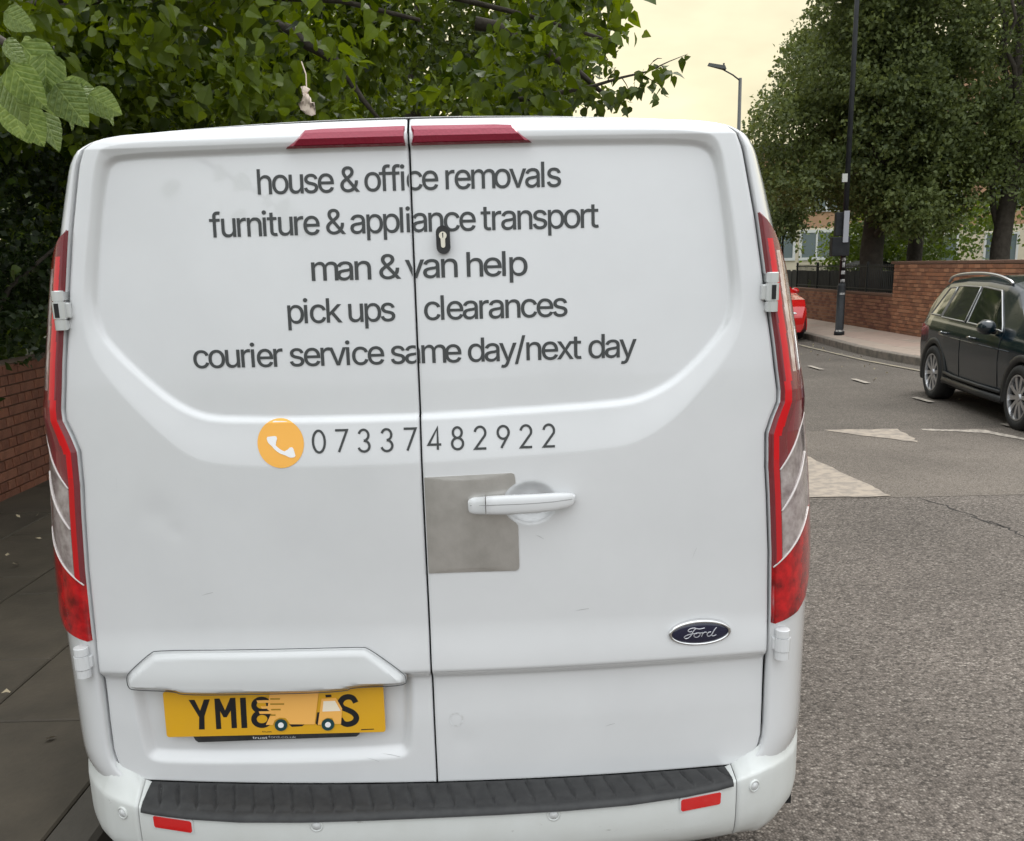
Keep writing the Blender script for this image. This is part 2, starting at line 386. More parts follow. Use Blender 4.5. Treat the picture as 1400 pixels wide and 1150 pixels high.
def wheel(parent, cx, cy, r, sg, wdt=.21, rimr=None, spokes=10, world=True, rim_mat=None):
    rimr = rimr or r * .66
    t_ = G().lathe([(rimr, -sg * .0), (rimr * 1.02, sg * .012), (r * .86, sg * .018), (r * .97, sg * .002), (r, -sg * .03), (r, -sg * (wdt - .03)), (r * .95, -sg * wdt), (rimr, -sg * wdt)], (cx, cy, r), 'x', 36)
    o = t_.ob('wheel', TYRE, parent, True, world=world)
    h = G().lathe([(rimr, sg * .008), (rimr * .95, sg * .004), (rimr * .93, -sg * .05), (rimr * .9, -sg * .09), (.01, -sg * .09)], (cx, cy, r), 'x', 36)
    h.ob('wheel_barrel', mat('dark_rim', (.06, .06, .06), .5, metal=.6), o, True, world=world)
    h = G()
    for k in range(spokes):
        a = 2 * math.pi * k / spokes + .1
        ca, sa = math.cos(a), math.sin(a)
        wd0, wd1 = rimr * .085, rimr * .13
        pts = []
        for rr, wd, dx in ((rimr * .12, wd0, -.012), (rimr * .55, wd0 * 1.05, -.004), (rimr * .95, wd1, -.004)):
            for e_ in (-1, 1):
                for dd in (0, -.03):
                    pts.append((cx + sg * (dx + dd), cy + rr * ca - e_ * wd * sa, r + rr * sa + e_ * wd * ca))
        F = []
        for i in range(2):
            q = i * 4; F += [(q, q + 2, q + 6, q + 4), (q, q + 4, q + 5, q + 1), (q + 2, q + 3, q + 7, q + 6)]
        F.append((8, 10, 11, 9)); h.add(pts, F)
    h.lathe([(rimr * .99, sg * .010), (rimr * .93, sg * .010), (rimr * .91, -sg * .03)], (cx, cy, r), 'x', 36)
    h.lathe([(rimr * .17, -sg * .03), (rimr * .17, sg * .0), (.001, sg * .002)], (cx, cy, r), 'x', 16)
    h.ob('rim', rim_mat or ALLOY, o, False, world=world)
    return o
for wy, wz in WHEELS:
    for sg in (-1, 1): wheel(van, sg * .955, wy, .34, sg, spokes=8)
# cab side glass and windscreen
for sg in (-1, 1):
    g = G().grid([[(sg * (.992 - .0 * v - .105 * v * 1.0), y0 + (y1 - y0) * 1, 1.14 + v * .62) for (y0, y1) in [(2.95, 2.95 + k * (1.0 - .42 * v) / 6) for k in range(7)]] for v in np.linspace(0, 1, 6)])
    g.ob('side_window', GLASS_D, van, True)
    mr_ = G().box((sg * 1.04 if sg > 0 else -1.22, 3.72, 1.08), (1.22 if sg > 0 else -1.04, 3.86, 1.38)).ob('wing_mirror', BLACKPL, van); bevel(mr_, .03, 2)
g = G().grid([[(x * (.84 + .06 * (1 - v)), 4.13 - v * .92 + .012, 1.205 + v * .735 + .02) for x in np.linspace(-1, 1, 9)] for v in np.linspace(0, 1, 6)])
g.ob('windscreen', GLASS_D, van, True)

# ------------------------------------------------------------ decals on the doors
def pip(loops, x, z):
    ins = False
    for L in loops:
        n = len(L)
        for i in range(n):
            ax, az = L[i]; bx, bz = L[(i + 1) % n]
            if (az > z) != (bz > z) and x < (bx - ax) * (z - az) / (bz - az) + ax: ins = not ins
    return ins
def pipw(loops, x, z):
    wn = 0
    for L in loops:
        n = len(L)
        for i in range(n):
            ax, az = L[i]; bx, bz = L[(i + 1) % n]
            if (az > z) != (bz > z) and x < (bx - ax) * (z - az) / (bz - az) + ax: wn += 1 if bz > az else -1
    return wn != 0
def tri2d(loops, gridstep=None, cuts=(), test=None):
    pip = test or globals()['pip']
    V = []; E = []
    for L in loops:
        n = len(V); k = len(L)
        V += [Vector(p) for p in L]; E += [(n + i, n + (i + 1) % k) for i in range(k)]
    xs_ = [v.x for v in V]; zs_ = [v.y for v in V]
    x0, x1, z0, z1 = min(xs_), max(xs_), min(zs_), max(zs_)
    for c in cuts:
        if x0 < c < x1:
            n = len(V); V += [Vector((c, z0 - .001)), Vector((c, z1 + .001))]; E.append((n, n + 1))
    if gridstep:
        for x in np.arange(x0 + gridstep / 2, x1, gridstep):
            for z in np.arange(z0 + gridstep / 2, z1, gridstep):
                if pip(loops, x, z): V.append(Vector((float(x), float(z))))
    r_ = geometry.delaunay_2d_cdt(V, E, [], 0, 1e-6)
    vv = [(p.x, p.y) for p in r_[0]]; ff = []
    for f in r_[2]:
        cx = sum(vv[i][0] for i in f) / len(f); cz = sum(vv[i][1] for i in f) / len(f)
        if pip(loops, cx, cz): ff.append(tuple(f))
    return vv, ff
def decal(name, loops, m, parent, off=.0012, grid=None, thick=0, yfun=None, smooth=False, side=None):
    """sheet (or thin plate) that follows the door surface; side=-1/+1 keeps that side of the centre gap"""
    vv, ff = tri2d(loops, grid, (-.0038, .0038) if side else ())
    if side:
        ff = [f for f in ff if sum(vv[i][0] for i in f) / 3 * side > .0036]
    if not ff: return None
    yf = yfun or S
    X = np.array([v[0] for v in vv]); Z = np.array([v[1] for v in vv]); Y = yf(X, Z)
    V = np.stack([X, Y - off, Z], -1).tolist(); F = []
    for f in ff:
        a_, b_, c_ = [vv[i] for i in f[:3]]
        cr_ = (b_[0] - a_[0]) * (c_[1] - a_[1]) - (b_[1] - a_[1]) * (c_[0] - a_[0])
        F.append(tuple(f) if cr_ > 0 else tuple(f)[::-1])
    if thick:
        from collections import Counter
        ec = Counter(); 
        for f in F:
            for i in range(3): ec[tuple(sorted((f[i], f[(i + 1) % 3])))] += 1
        n = len(V); V += [(p[0], p[1] + thick, p[2]) for p in V]
        for f in list(F):
            for i in range(3):
                a_, b_ = f[i], f[(i + 1) % 3]
                if ec[tuple(sorted((a_, b_)))] == 1: F.append((b_, a_, a_ + n, b_ + n))
    return ob(name, V, F, m, parent, smooth)
def circ(cx, cz, rx, rz=None, n=32): return [(cx + rx * math.cos(2 * math.pi * k / n), cz + (rz or rx) * math.sin(2 * math.pi * k / n)) for k in range(n)]
GL = {"a":[389,[[[160,-9],[142,-8],[126,-5],[110,-1],[94,5],[80,12],[68,22],[57,32],[48,45],[40,58],[35,73],[31,90],[30,108],[31,123],[34,138],[38,150],[43,161],[50,171],[58,179],[67,187],[78,193],[89,199],[100,203],[112,207],[125,211],[138,213],[152,216],[165,218],[178,220],[194,222],[209,224],[222,225],[234,227],[244,228],[252,230],[259,232],[265,235],[270,238],[273,243],[275,248],[276,255],[276,257],[275,268],[273,279],[271,288],[267,297],[262,304],[256,311],[248,317],[240,322],[230,326],[220,329],[208,330],[196,331],[183,330],[171,329],[159,326],[149,322],[140,318],[132,313],[124,307],[118,301],[112,294],[107,288],[103,281],[100,274],[41,291],[48,308],[57,322],[67,335],[79,346],[91,355],[104,364],[118,370],[133,375],[148,379],[163,382],[179,384],[194,384],[204,384],[215,383],[227,382],[239,379],[251,376],[263,372],[275,367],[286,360],[296,353],[306,343],[315,333],[322,320],[329,306],[333,290],[336,272],[337,251],[337,0],[277,0],[277,52],[272,52],[269,45],[264,38],[258,32],[252,25],[244,18],[236,12],[226,6],[215,1],[203,-3],[190,-6],[176,-8]],[[170,45],[187,46],[202,49],[216,53],[228,59],[239,66],[248,74],[257,83],[263,93],[269,104],[272,115],[275,126],[276,138],[276,190],[273,188],[270,186],[265,184],[259,182],[253,180],[246,179],[239,177],[231,176],[223,175],[216,173],[208,172],[200,171],[175,168],[165,166],[154,164],[144,162],[134,159],[125,155],[117,150],[110,145],[103,139],[98,132],[95,124],[93,115],[92,105],[92,95],[94,87],[98,79],[102,72],[107,66],[114,61],[121,56],[130,52],[139,49],[149,47],[159,46]]]],"c":[396,[[[207,-8],[182,-7],[159,-2],[137,6],[117,16],[98,30],[82,46],[68,64],[56,85],[46,108],[40,133],[36,159],[34,187],[36,216],[40,243],[46,268],[56,291],[68,312],[82,330],[98,346],[117,360],[137,371],[159,378],[182,383],[207,384],[221,384],[234,383],[247,380],[260,377],[272,373],[284,368],[295,362],[305,356],[315,349],[324,341],[332,332],[340,322],[347,312],[353,301],[358,289],[362,277],[303,262],[301,269],[298,276],[294,283],[290,289],[286,295],[281,301],[276,306],[270,311],[264,315],[257,319],[250,322],[242,325],[234,327],[226,329],[217,329],[207,330],[189,329],[173,325],[158,319],[145,310],[134,300],[124,287],[115,274],[108,258],[103,242],[99,224],[97,206],[96,187],[97,169],[99,151],[103,134],[108,117],[115,102],[124,89],[134,76],[145,66],[158,57],[173,51],[189,48],[207,46],[217,47],[226,48],[234,49],[243,52],[250,54],[258,58],[264,62],[271,66],[277,71],[282,76],[287,82],[292,89],[296,95],[299,102],[302,110],[304,117],[363,102],[359,90],[354,78],[348,67],[341,56],[334,46],[325,37],[316,29],[306,21],[296,15],[285,9],[273,4],[261,-1],[248,-4],[235,-6],[221,-8]]]],"d":[424,[[[195,-8],[172,-7],[151,-2],[130,5],[111,16],[94,29],[79,45],[66,64],[55,84],[46,108],[39,133],[35,160],[34,189],[35,218],[39,245],[46,270],[55,293],[66,313],[79,332],[95,347],[112,361],[131,371],[151,378],[173,383],[196,384],[213,384],[228,381],[241,378],[253,373],[263,367],[272,360],[280,353],[287,346],[293,338],[298,331],[303,325],[306,319],[311,319],[311,509],[372,509],[372,0],[313,0],[313,59],[307,59],[303,53],[298,46],[293,39],[287,31],[280,24],[272,17],[263,10],[252,4],[241,-1],[227,-5],[212,-7]],[[205,47],[221,48],[236,51],[250,57],[263,65],[274,75],[284,86],[293,100],[299,115],[305,132],[309,150],[311,169],[312,189],[311,210],[309,229],[305,247],[300,263],[293,278],[284,291],[275,302],[263,312],[251,320],[237,325],[221,329],[205,330],[187,329],[172,325],[157,319],[145,311],[133,301],[124,290],[115,276],[108,261],[103,245],[99,227],[97,209],[96,189],[97,170],[99,151],[103,133],[109,117],[115,101],[124,88],[134,76],[145,66],[158,57],[172,51],[188,48]]]],"e":[404,[[[212,-8],[185,-7],[161,-2],[138,6],[117,16],[98,30],[82,46],[68,64],[56,85],[46,108],[40,132],[35,159],[34,187],[35,215],[39,242],[46,267],[55,290],[67,311],[81,329],[97,346],[115,359],[135,370],[157,378],[180,383],[205,384],[221,384],[236,382],[251,379],[266,374],[280,368],[294,361],[307,351],[319,341],[331,329],[341,315],[350,299],[357,282],[363,263],[368,242],[370,219],[371,194],[371,169],[75,169],[75,221],[338,221],[310,202],[309,220],[307,237],[303,254],[298,269],[291,282],[283,294],[273,305],[263,314],[250,321],[237,326],[222,329],[205,330],[189,329],[173,326],[159,321],[146,313],[135,304],[125,294],[116,282],[109,270],[103,256],[99,241],[97,226],[96,211],[96,178],[97,157],[100,139],[104,122],[110,106],[118,92],[128,80],[139,70],[151,61],[165,55],[179,50],[195,47],[212,46],[224,47],[234,48],[244,50],[254,53],[263,56],[271,61],[278,66],[285,73],[292,80],[297,88],[302,96],[306,105],[365,91],[360,77],[353,63],[345,51],[335,39],[324,29],[311,19],[298,11],[283,4],[266,-1],[249,-5],[231,-7]]]],"f":[254,[[[228,379],[228,327],[6,327],[6,379]],[[81,0],[81,432],[82,447],[84,461],[89,474],[96,486],[104,496],[113,505],[124,513],[135,519],[148,524],[161,527],[174,529],[187,530],[197,530],[207,529],[215,528],[222,527],[229,525],[234,524],[239,522],[243,521],[227,468],[215,472],[211,473],[206,473],[200,474],[195,474],[182,473],[171,470],[162,466],[154,460],[149,452],[145,443],[142,431],[142,419],[142,0]]]],"h":[410,[[[114,227],[114,0],[53,0],[53,509],[114,509],[114,287],[102,287],[112,312],[124,332],[137,349],[152,362],[169,372],[187,379],[207,383],[227,384],[246,383],[264,380],[280,376],[295,369],[309,360],[321,349],[332,336],[341,321],[348,304],[353,285],[356,264],[357,240],[357,0],[296,0],[296,235],[295,256],[290,275],[283,291],[273,304],[260,315],[246,323],[229,328],[210,329],[197,328],[184,326],[172,322],[161,317],[150,311],[141,303],[133,293],[126,283],[121,271],[117,257],[114,243]]]],"i":[167,[[[53,0],[53,379],[114,379],[114,0]],[[84,443],[75,444],[67,446],[60,449],[54,455],[48,461],[44,468],[42,475],[41,483],[42,491],[44,499],[48,506],[54,512],[60,517],[67,521],[75,523],[84,524],[92,523],[100,521],[107,517],[114,512],[119,506],[123,499],[126,491],[126,483],[126,475],[123,468],[119,461],[114,455],[107,449],[100,446],[92,444]]]],"k":[381,[[[110,137],[110,212],[121,212],[284,379],[360,379],[184,199],[177,199]],[[53,0],[53,509],[114,509],[114,0]],[[294,0],[148,186],[191,229],[372,0]]]],"l":[189,[[[139,-2],[119,-1],[101,3],[86,10],[74,20],[65,33],[58,47],[54,65],[53,84],[53,509],[114,509],[114,99],[114,87],[115,77],[117,68],[120,62],[124,58],[130,54],[137,53],[146,52],[160,53],[170,54],[181,3],[176,2],[172,1],[167,0],[162,-1],[156,-2],[151,-2],[145,-2]]]],"m":[610,[[[53,0],[53,379],[112,379],[112,295],[108,295],[112,310],[118,323],[125,335],[132,346],[141,355],[151,363],[161,370],[172,376],[183,380],[195,384],[207,386],[219,386],[239,385],[257,380],[273,372],[287,361],[299,347],[309,331],[316,314],[321,295],[312,295],[317,308],[322,321],[329,332],[337,343],[347,353],[357,361],[368,369],[381,375],[394,380],[407,383],[422,385],[437,386],[453,385],[468,383],[483,378],[497,372],[510,364],[522,354],[532,342],[541,328],[548,313],[553,296],[556,276],[557,255],[557,0],[496,0],[496,254],[494,273],[490,289],[483,302],[473,313],[460,321],[447,326],[433,329],[419,330],[406,330],[395,328],[384,324],[374,320],[365,314],[358,307],[351,299],[345,290],[341,280],[338,270],[336,259],[335,247],[335,0],[274,0],[274,260],[273,275],[269,288],[262,301],[253,311],[242,320],[229,326],[215,329],[199,330],[188,330],[178,328],[168,325],[158,320],[148,314],[140,307],[132,299],[126,289],[121,278],[117,266],[114,253],[114,238],[114,0]]]],"n":[410,[[[114,227],[114,0],[53,0],[53,379],[112,379],[112,287],[102,287],[112,312],[124,332],[137,349],[152,362],[169,372],[187,379],[207,383],[227,384],[246,383],[264,380],[280,376],[295,369],[309,360],[321,349],[332,336],[341,321],[348,304],[353,285],[356,264],[357,240],[357,0],[296,0],[296,235],[295,256],[290,275],[283,291],[273,304],[260,315],[246,323],[229,328],[210,329],[197,328],[184,326],[172,322],[161,317],[150,311],[141,303],[133,293],[126,283],[121,271],[117,257],[114,243]]]],"o":[415,[[[207,-8],[182,-7],[159,-2],[137,6],[117,16],[98,30],[82,46],[68,64],[56,85],[46,108],[40,133],[36,159],[34,187],[36,216],[40,243],[46,268],[56,291],[68,312],[82,330],[98,346],[117,360],[137,371],[159,378],[182,383],[207,384],[233,383],[256,378],[278,371],[299,360],[317,346],[333,330],[347,312],[359,291],[369,268],[376,243],[380,216],[381,187],[380,159],[376,133],[369,108],[359,85],[347,64],[333,46],[317,30],[299,16],[278,6],[256,-2],[233,-7]],[[207,46],[226,48],[242,51],[257,57],[270,66],[282,76],[292,89],[300,102],[307,117],[312,134],[316,151],[318,169],[319,187],[318,206],[316,224],[312,242],[307,258],[300,274],[292,287],[282,300],[270,310],[257,319],[242,325],[226,329],[207,330],[189,329],[173,325],[158,319],[145,310],[134,300],[124,287],[115,274],[108,258],[103,242],[99,224],[97,206],[96,187],[97,169],[99,151],[103,134],[108,117],[115,102],[124,89],[134,76],[145,66],[158,57],[173,51],[189,48]]]],"p":[424,[[[53,-143],[53,379],[112,379],[112,319],[118,319],[122,325],[126,331],[131,338],[137,346],[144,353],[152,360],[161,367],[171,373],[183,378],[197,381],[212,384],[229,384],[252,383],[274,378],[294,371],[313,361],[330,347],[345,332],[359,313],[370,293],[379,270],[385,245],[389,218],[390,189],[389,160],[385,133],[379,108],[370,84],[359,64],[346,45],[330,29],[313,16],[294,5],[274,-2],[252,-7],[229,-8],[213,-7],[198,-5],[184,-1],[173,4],[162,10],[153,17],[145,24],[138,31],[132,39],[127,46],[122,53],[118,59],[114,59],[114,-143]],[[220,47],[237,48],[253,51],[267,57],[279,66],[291,76],[301,88],[309,101],[316,117],[321,133],[325,151],[327,170],[328,189],[327,209],[325,227],[321,245],[316,261],[309,276],[301,290],[291,301],[280,311],[267,319],[253,325],[237,329],[220,330],[203,329],[188,325],[174,320],[161,312],[150,302],[140,291],[132,278],[125,263],[120,247],[116,229],[113,210],[113,189],[113,169],[116,150],[120,132],[125,115],[132,100],[140,86],[150,75],[162,65],[174,57],[188,51],[204,48]]]],"r":[259,[[[53,0],[53,379],[112,379],[112,321],[115,321],[122,335],[130,347],[140,358],[152,367],[166,375],[181,380],[196,384],[213,385],[229,384],[243,384],[243,322],[230,324],[224,325],[219,325],[213,326],[207,326],[194,325],[182,323],[170,319],[159,315],[149,309],[140,301],[132,293],[126,284],[121,273],[117,262],[114,250],[114,237],[114,0]]]],"s":[365,[[[182,-8],[163,-7],[145,-5],[128,-2],[112,3],[98,10],[84,18],[72,27],[62,38],[53,50],[45,63],[40,78],[36,94],[94,107],[99,92],[105,79],[114,69],[124,60],[136,54],[150,49],[165,46],[181,45],[200,46],[217,50],[232,55],[244,62],[255,71],[262,81],[267,91],[268,103],[267,112],[265,121],[260,129],[254,136],[246,142],[237,147],[225,151],[212,155],[149,170],[125,177],[104,186],[87,196],[72,208],[61,222],[53,237],[48,255],[47,274],[48,290],[51,305],[57,319],[65,332],[75,343],[87,354],[100,363],[115,370],[131,377],[149,381],[167,384],[187,384],[206,384],[223,381],[239,378],[254,372],[267,366],[279,358],[290,349],[299,339],[307,328],[314,316],[319,303],[324,290],[268,277],[264,288],[258,298],[251,307],[243,316],[232,323],[219,328],[205,331],[187,333],[171,332],[156,329],[143,324],[131,317],[121,308],[114,299],[110,289],[109,277],[110,267],[112,258],[117,250],[124,243],[133,237],[144,232],[157,227],[172,223],[229,209],[254,202],[275,194],[292,183],[306,171],[317,158],[325,142],[330,125],[331,107],[330,90],[326,75],[321,61],[312,47],[302,35],[290,24],[276,15],[260,6],[242,0],[223,-5],[203,-7]]]],"t":[227,[[[204,379],[204,327],[6,327],[6,379]],[[65,471],[126,471],[126,98],[127,86],[128,76],[132,68],[136,61],[142,56],[150,53],[159,51],[170,50],[185,51],[202,54],[213,2],[208,0],[203,-1],[198,-2],[192,-3],[186,-3],[180,-4],[174,-4],[168,-4],[145,-3],[125,2],[107,10],[92,21],[80,35],[72,52],[67,71],[65,93]]]],"u":[410,[[[182,-5],[164,-4],[146,-1],[130,4],[115,11],[101,20],[89,31],[78,44],[69,59],[62,76],[57,95],[54,116],[53,139],[53,379],[114,379],[114,144],[115,123],[119,105],[127,89],[137,75],[150,64],[164,56],[181,52],[200,50],[213,51],[226,53],[238,57],[249,62],[259,69],[268,77],[276,86],[283,97],[289,109],[293,122],[295,137],[296,153],[296,379],[357,379],[357,0],[298,0],[298,92],[307,92],[297,67],[286,47],[272,30],[257,17],[240,7],[222,0],[203,-4]]]],"v":[389,[[[163,0],[17,379],[84,379],[165,155],[171,138],[177,121],[182,104],[187,87],[191,70],[196,53],[201,37],[206,21],[184,21],[189,37],[194,53],[198,70],[203,87],[207,104],[213,121],[218,138],[224,155],[305,379],[371,379],[226,0]]]],"x":[379,[[[21,0],[171,218],[171,171],[29,379],[100,379],[147,306],[156,292],[164,279],[172,266],[179,253],[186,241],[193,229],[200,217],[207,206],[175,206],[183,217],[190,229],[196,241],[202,253],[209,266],[216,279],[224,292],[233,306],[282,379],[352,379],[209,169],[209,214],[358,0],[287,0],[231,85],[222,99],[214,112],[207,124],[200,136],[193,148],[187,159],[180,171],[173,182],[205,182],[198,171],[191,159],[185,148],[178,136],[172,124],[165,112],[157,99],[148,85],[91,0]]]],"y":[389,[[[47,-139],[61,-86],[71,-87],[80,-89],[88,-90],[96,-90],[104,-89],[111,-87],[118,-84],[124,-80],[130,-74],[136,-67],[141,-58],[146,-48],[151,-36],[163,-1],[17,379],[84,379],[165,155],[171,138],[177,121],[182,104],[187,87],[191,70],[196,53],[201,37],[206,21],[184,21],[188,37],[193,53],[198,70],[202,87],[207,104],[212,121],[218,138],[224,155],[305,379],[371,379],[204,-58],[198,-72],[191,-85],[184,-97],[177,-107],[168,-116],[159,-124],[150,-130],[139,-136],[128,-140],[117,-143],[104,-145],[91,-145],[84,-145],[77,-145],[71,-144],[65,-143],[59,-142],[54,-141],[51,-140]]]],"&":[448,[[[197,-7],[173,-6],[150,-2],[129,4],[110,12],[93,22],[78,34],[65,47],[54,62],[45,78],[39,96],[35,114],[34,133],[35,149],[37,163],[42,177],[47,189],[55,201],[63,213],[73,224],[85,235],[97,245],[111,256],[125,267],[140,279],[216,335],[221,339],[226,343],[231,347],[237,352],[242,357],[246,363],[251,369],[255,375],[258,382],[260,389],[261,397],[262,405],[261,417],[258,427],[253,437],[245,445],[237,452],[226,457],[215,460],[201,461],[192,460],[184,459],[176,456],[168,453],[161,449],[155,444],[150,438],[145,431],[142,424],[139,416],[137,408],[137,399],[137,389],[139,380],[142,372],[145,363],[150,355],[155,346],[162,337],[169,327],[176,317],[185,307],[194,296],[204,284],[438,0],[364,0],[171,231],[121,293],[111,306],[102,319],[94,331],[87,344],[82,357],[78,370],[76,384],[75,398],[76,415],[79,430],[84,445],[91,458],[99,470],[109,481],[121,491],[134,499],[149,505],[165,510],[182,513],[200,513],[218,513],[235,510],[251,505],[266,499],[279,491],[290,482],[300,471],[308,459],[315,447],[320,433],[323,419],[324,404],[323,393],[322,382],[319,372],[315,362],[310,352],[305,342],[299,333],[291,325],[283,317],[275,308],[266,301],[256,293],[154,217],[140,206],[128,195],[118,185],[110,174],[104,164],[100,154],[98,143],[97,131],[98,119],[100,108],[104,97],[109,87],[116,78],[124,70],[133,63],[143,57],[154,53],[166,49],[179,47],[193,46],[208,47],[223,50],[237,54],[251,59],[265,66],[278,75],[290,84],[301,95],[312,108],[321,121],[329,136],[336,151],[342,168],[346,186],[348,205],[349,224],[408,224],[407,201],[405,180],[401,161],[397,144],[391,128],[385,115],[378,103],[371,92],[364,83],[357,75],[351,68],[345,62],[333,47],[320,34],[305,23],[289,14],[271,7],[252,1],[234,-3],[215,-6]]]],"/":[249,[[[235,533],[71,-76],[14,-76],[178,533]]]],".":[188,[[[95,-4],[86,-4],[78,-1],[70,3],[63,9],[57,16],[53,24],[50,32],[50,41],[50,50],[53,59],[57,66],[63,73],[70,79],[78,83],[86,86],[95,87],[104,86],[113,83],[121,79],[128,73],[134,66],[138,59],[140,50],[141,41],[140,32],[138,24],[134,16],[128,9],[121,3],[113,-1],[104,-4]]]],"b":[424,[[[229,-8],[213,-7],[198,-5],[184,-1],[172,4],[162,10],[153,17],[145,24],[138,31],[132,39],[127,46],[122,53],[118,59],[112,59],[112,0],[53,0],[53,509],[114,509],[114,319],[118,319],[122,325],[127,331],[132,338],[137,346],[144,353],[152,360],[161,367],[171,373],[183,378],[197,381],[212,384],[229,384],[252,383],[274,378],[294,371],[313,361],[330,347],[345,332],[359,313],[370,293],[379,270],[385,245],[389,218],[390,189],[389,160],[385,133],[379,108],[370,84],[359,64],[346,45],[330,29],[313,16],[294,5],[274,-2],[252,-7]],[[220,47],[237,48],[253,51],[267,57],[279,66],[291,76],[301,88],[309,101],[316,117],[321,133],[325,151],[327,170],[328,189],[327,209],[325,227],[321,245],[316,261],[309,276],[301,290],[291,301],[280,311],[267,319],[253,325],[237,329],[220,330],[203,329],[188,325],[174,320],[161,312],[150,302],[140,291],[132,278],[125,263],[120,247],[116,229],[113,210],[113,189],[113,169],[116,150],[120,132],[125,115],[132,100],[140,86],[150,75],[162,65],[174,57],[188,51],[204,48]]]],"w":[567,[[[138,0],[23,379],[87,379],[133,214],[138,196],[143,177],[149,157],[154,137],[159,115],[165,91],[170,67],[175,41],[165,41],[170,66],[175,90],[180,113],[186,135],[191,156],[196,176],[201,195],[206,214],[252,379],[316,379],[362,214],[366,196],[371,176],[376,157],[382,136],[387,114],[392,91],[397,67],[402,41],[391,41],[397,66],[402,90],[408,113],[413,135],[418,156],[423,176],[429,195],[434,214],[480,379],[545,379],[429,0],[368,0],[319,172],[305,225],[301,239],[297,252],[294,266],[291,280],[277,338],[291,338],[277,280],[273,266],[270,252],[266,238],[263,225],[259,211],[255,198],[252,185],[248,172],[199,0]]]]}
def text_loops(txt, x0, x1, z0, height, squeeze=.92):
    """loops of a line of text scaled to span x0..x1; height = scale of the em"""
    pen = 0; item = []
    for ch in txt:
        if ch == ' ': pen += 215; continue
        a_, sp = GL[ch]
        for L in sp: item.append([(pen + x, y) for x, y in L])
        pen += a_ * squeeze if ch not in 'l i' else a_ * squeeze
    xs_ = [p[0] for L in item for p in L]; lo, hi = min(xs_), max(xs_); k = (x1 - x0) / (hi - lo)
    groups = []
    return [[(x0 + (x - lo) * k, z0 + y * height / 1000) for x, y in L] for L in item]
GL['l'] = [167, [[(53, 0), (53, 509), (114, 509), (114, 0)]]]
def fat(L, w_):
    if not w_: return L
    P_ = [np.array(p, float) for p in L]; n = len(P_); out_ = []
    for i in range(n):
        d1 = P_[i] - P_[i - 1]; d2 = P_[(i + 1) % n] - P_[i]
        d1 = d1 / (np.linalg.norm(d1) + 1e-9); d2 = d2 / (np.linalg.norm(d2) + 1e-9)
        nn = np.array([-d1[1] - d2[1], d1[0] + d2[0]]); nn = nn / (np.linalg.norm(nn) + 1e-9)
        k = w_ / max(.5, abs(nn @ np.array([-d1[1], d1[0]])))
        out_.append(tuple(P_[i] + nn * k))
    return out_
def put_text(txt, x0, x1, z0, h, m, name, squeeze=.83, bold=4.5, off=.0012, yfun=None, parent=None):
    # each glyph triangulated on its own so that touching letters stay separate
    pen = 0; items = []
    for ch in txt:
        if ch == ' ': pen += 145; continue
        a_, sp = GL[ch]; items.append([[(pen + x, y) for x, y in fat(L, bold)] for L in sp]); pen += a_ * squeeze
    allx = [p[0] for it in items for L in it for p in L]; lo, hi = min(allx), max(allx); k = (x1 - x0) / (hi - lo)
    for sd_, par in ((-1, doorL), (1, doorR)):
        for gi, it in enumerate(items):
            loops = [[(x0 + (x - lo) * k, z0 + y * h / 1000) for x, y in L] for L in it]
            vv, ff = tri2d(loops, None, () if parent else (-.003, .003), pipw)
            if not parent: ff = [f for f in ff if sum(vv[i][0] for i in f) / 3 * sd_ > .0028]
            o_ = off + (gi % 3) * .00012
            if not ff: continue
            X = np.array([v[0] for v in vv]); Z = np.array([v[1] for v in vv]); Y = (yfun or S)(X, Z) - o_
            VV = np.stack([X, Y, Z], -1).tolist(); FF = []; n = 0
            for f in ff:
                a2, b2, c2 = [vv[i] for i in f[:3]]
                cr_ = (b2[0] - a2[0]) * (c2[1] - a2[1]) - (b2[1] - a2[1]) * (c2[0] - a2[0])
                FF.append(tuple(i + n for i in (f if cr_ > 0 else f[::-1])))
            if FF: ob(name, VV, FF, m, parent or par)
        if parent: break
HT = .0992
put_text('house & office removals', -.324, .317, 1.842, HT, LETTER, 'letter')
put_text('furniture & appliance transport', -.433, .396, 1.757, HT, LETTER, 'letter')
put_text('man & van help', -.219, .242, 1.662, HT, LETTER, 'letter')
put_text('pick ups', -.276, -.044, 1.574, HT, LETTER, 'letter')
put_text('clearances', .018, .326, 1.574, HT, LETTER, 'letter')
put_text('courier service same day/next day', -.491, .476, 1.483, HT, LETTER, 'letter')

# phone digits: geometric sans drawn as constant-width strokes
def arc(cx, cy, rx, ry, a0, a1, n=14): return [(cx + rx * math.cos(math.radians(a0 + (a1 - a0) * i / n)), cy + ry * math.sin(math.radians(a0 + (a1 - a0) * i / n))) for i in range(n + 1)]
DIG = {
    '0': [arc(.3, .5, .27, .5, 0, 360, 28)],
    '7': [[(.02, 1.0), (.56, 1.0), (.16, 0)]],
    '3': [arc(.27, .75, .22, .25, 165, -90, 14), arc(.27, .25, .25, .25, 90, -165, 16)],
    '4': [[(.44, 0), (.44, 1.0), (.02, .24), (.60, .24)]],
    '8': [arc(.3, .76, .20, .24, 0, 360, 24), arc(.3, .26, .25, .26, 0, 360, 24)],
    '2': [arc(.29, .72, .24, .28, 170, -25, 14) + [(.06, 0), (.56, 0)]],
    '9': [arc(.3, .71, .25, .29, 0, 360, 24), [(.53, .60), (.20, 0)]],
}
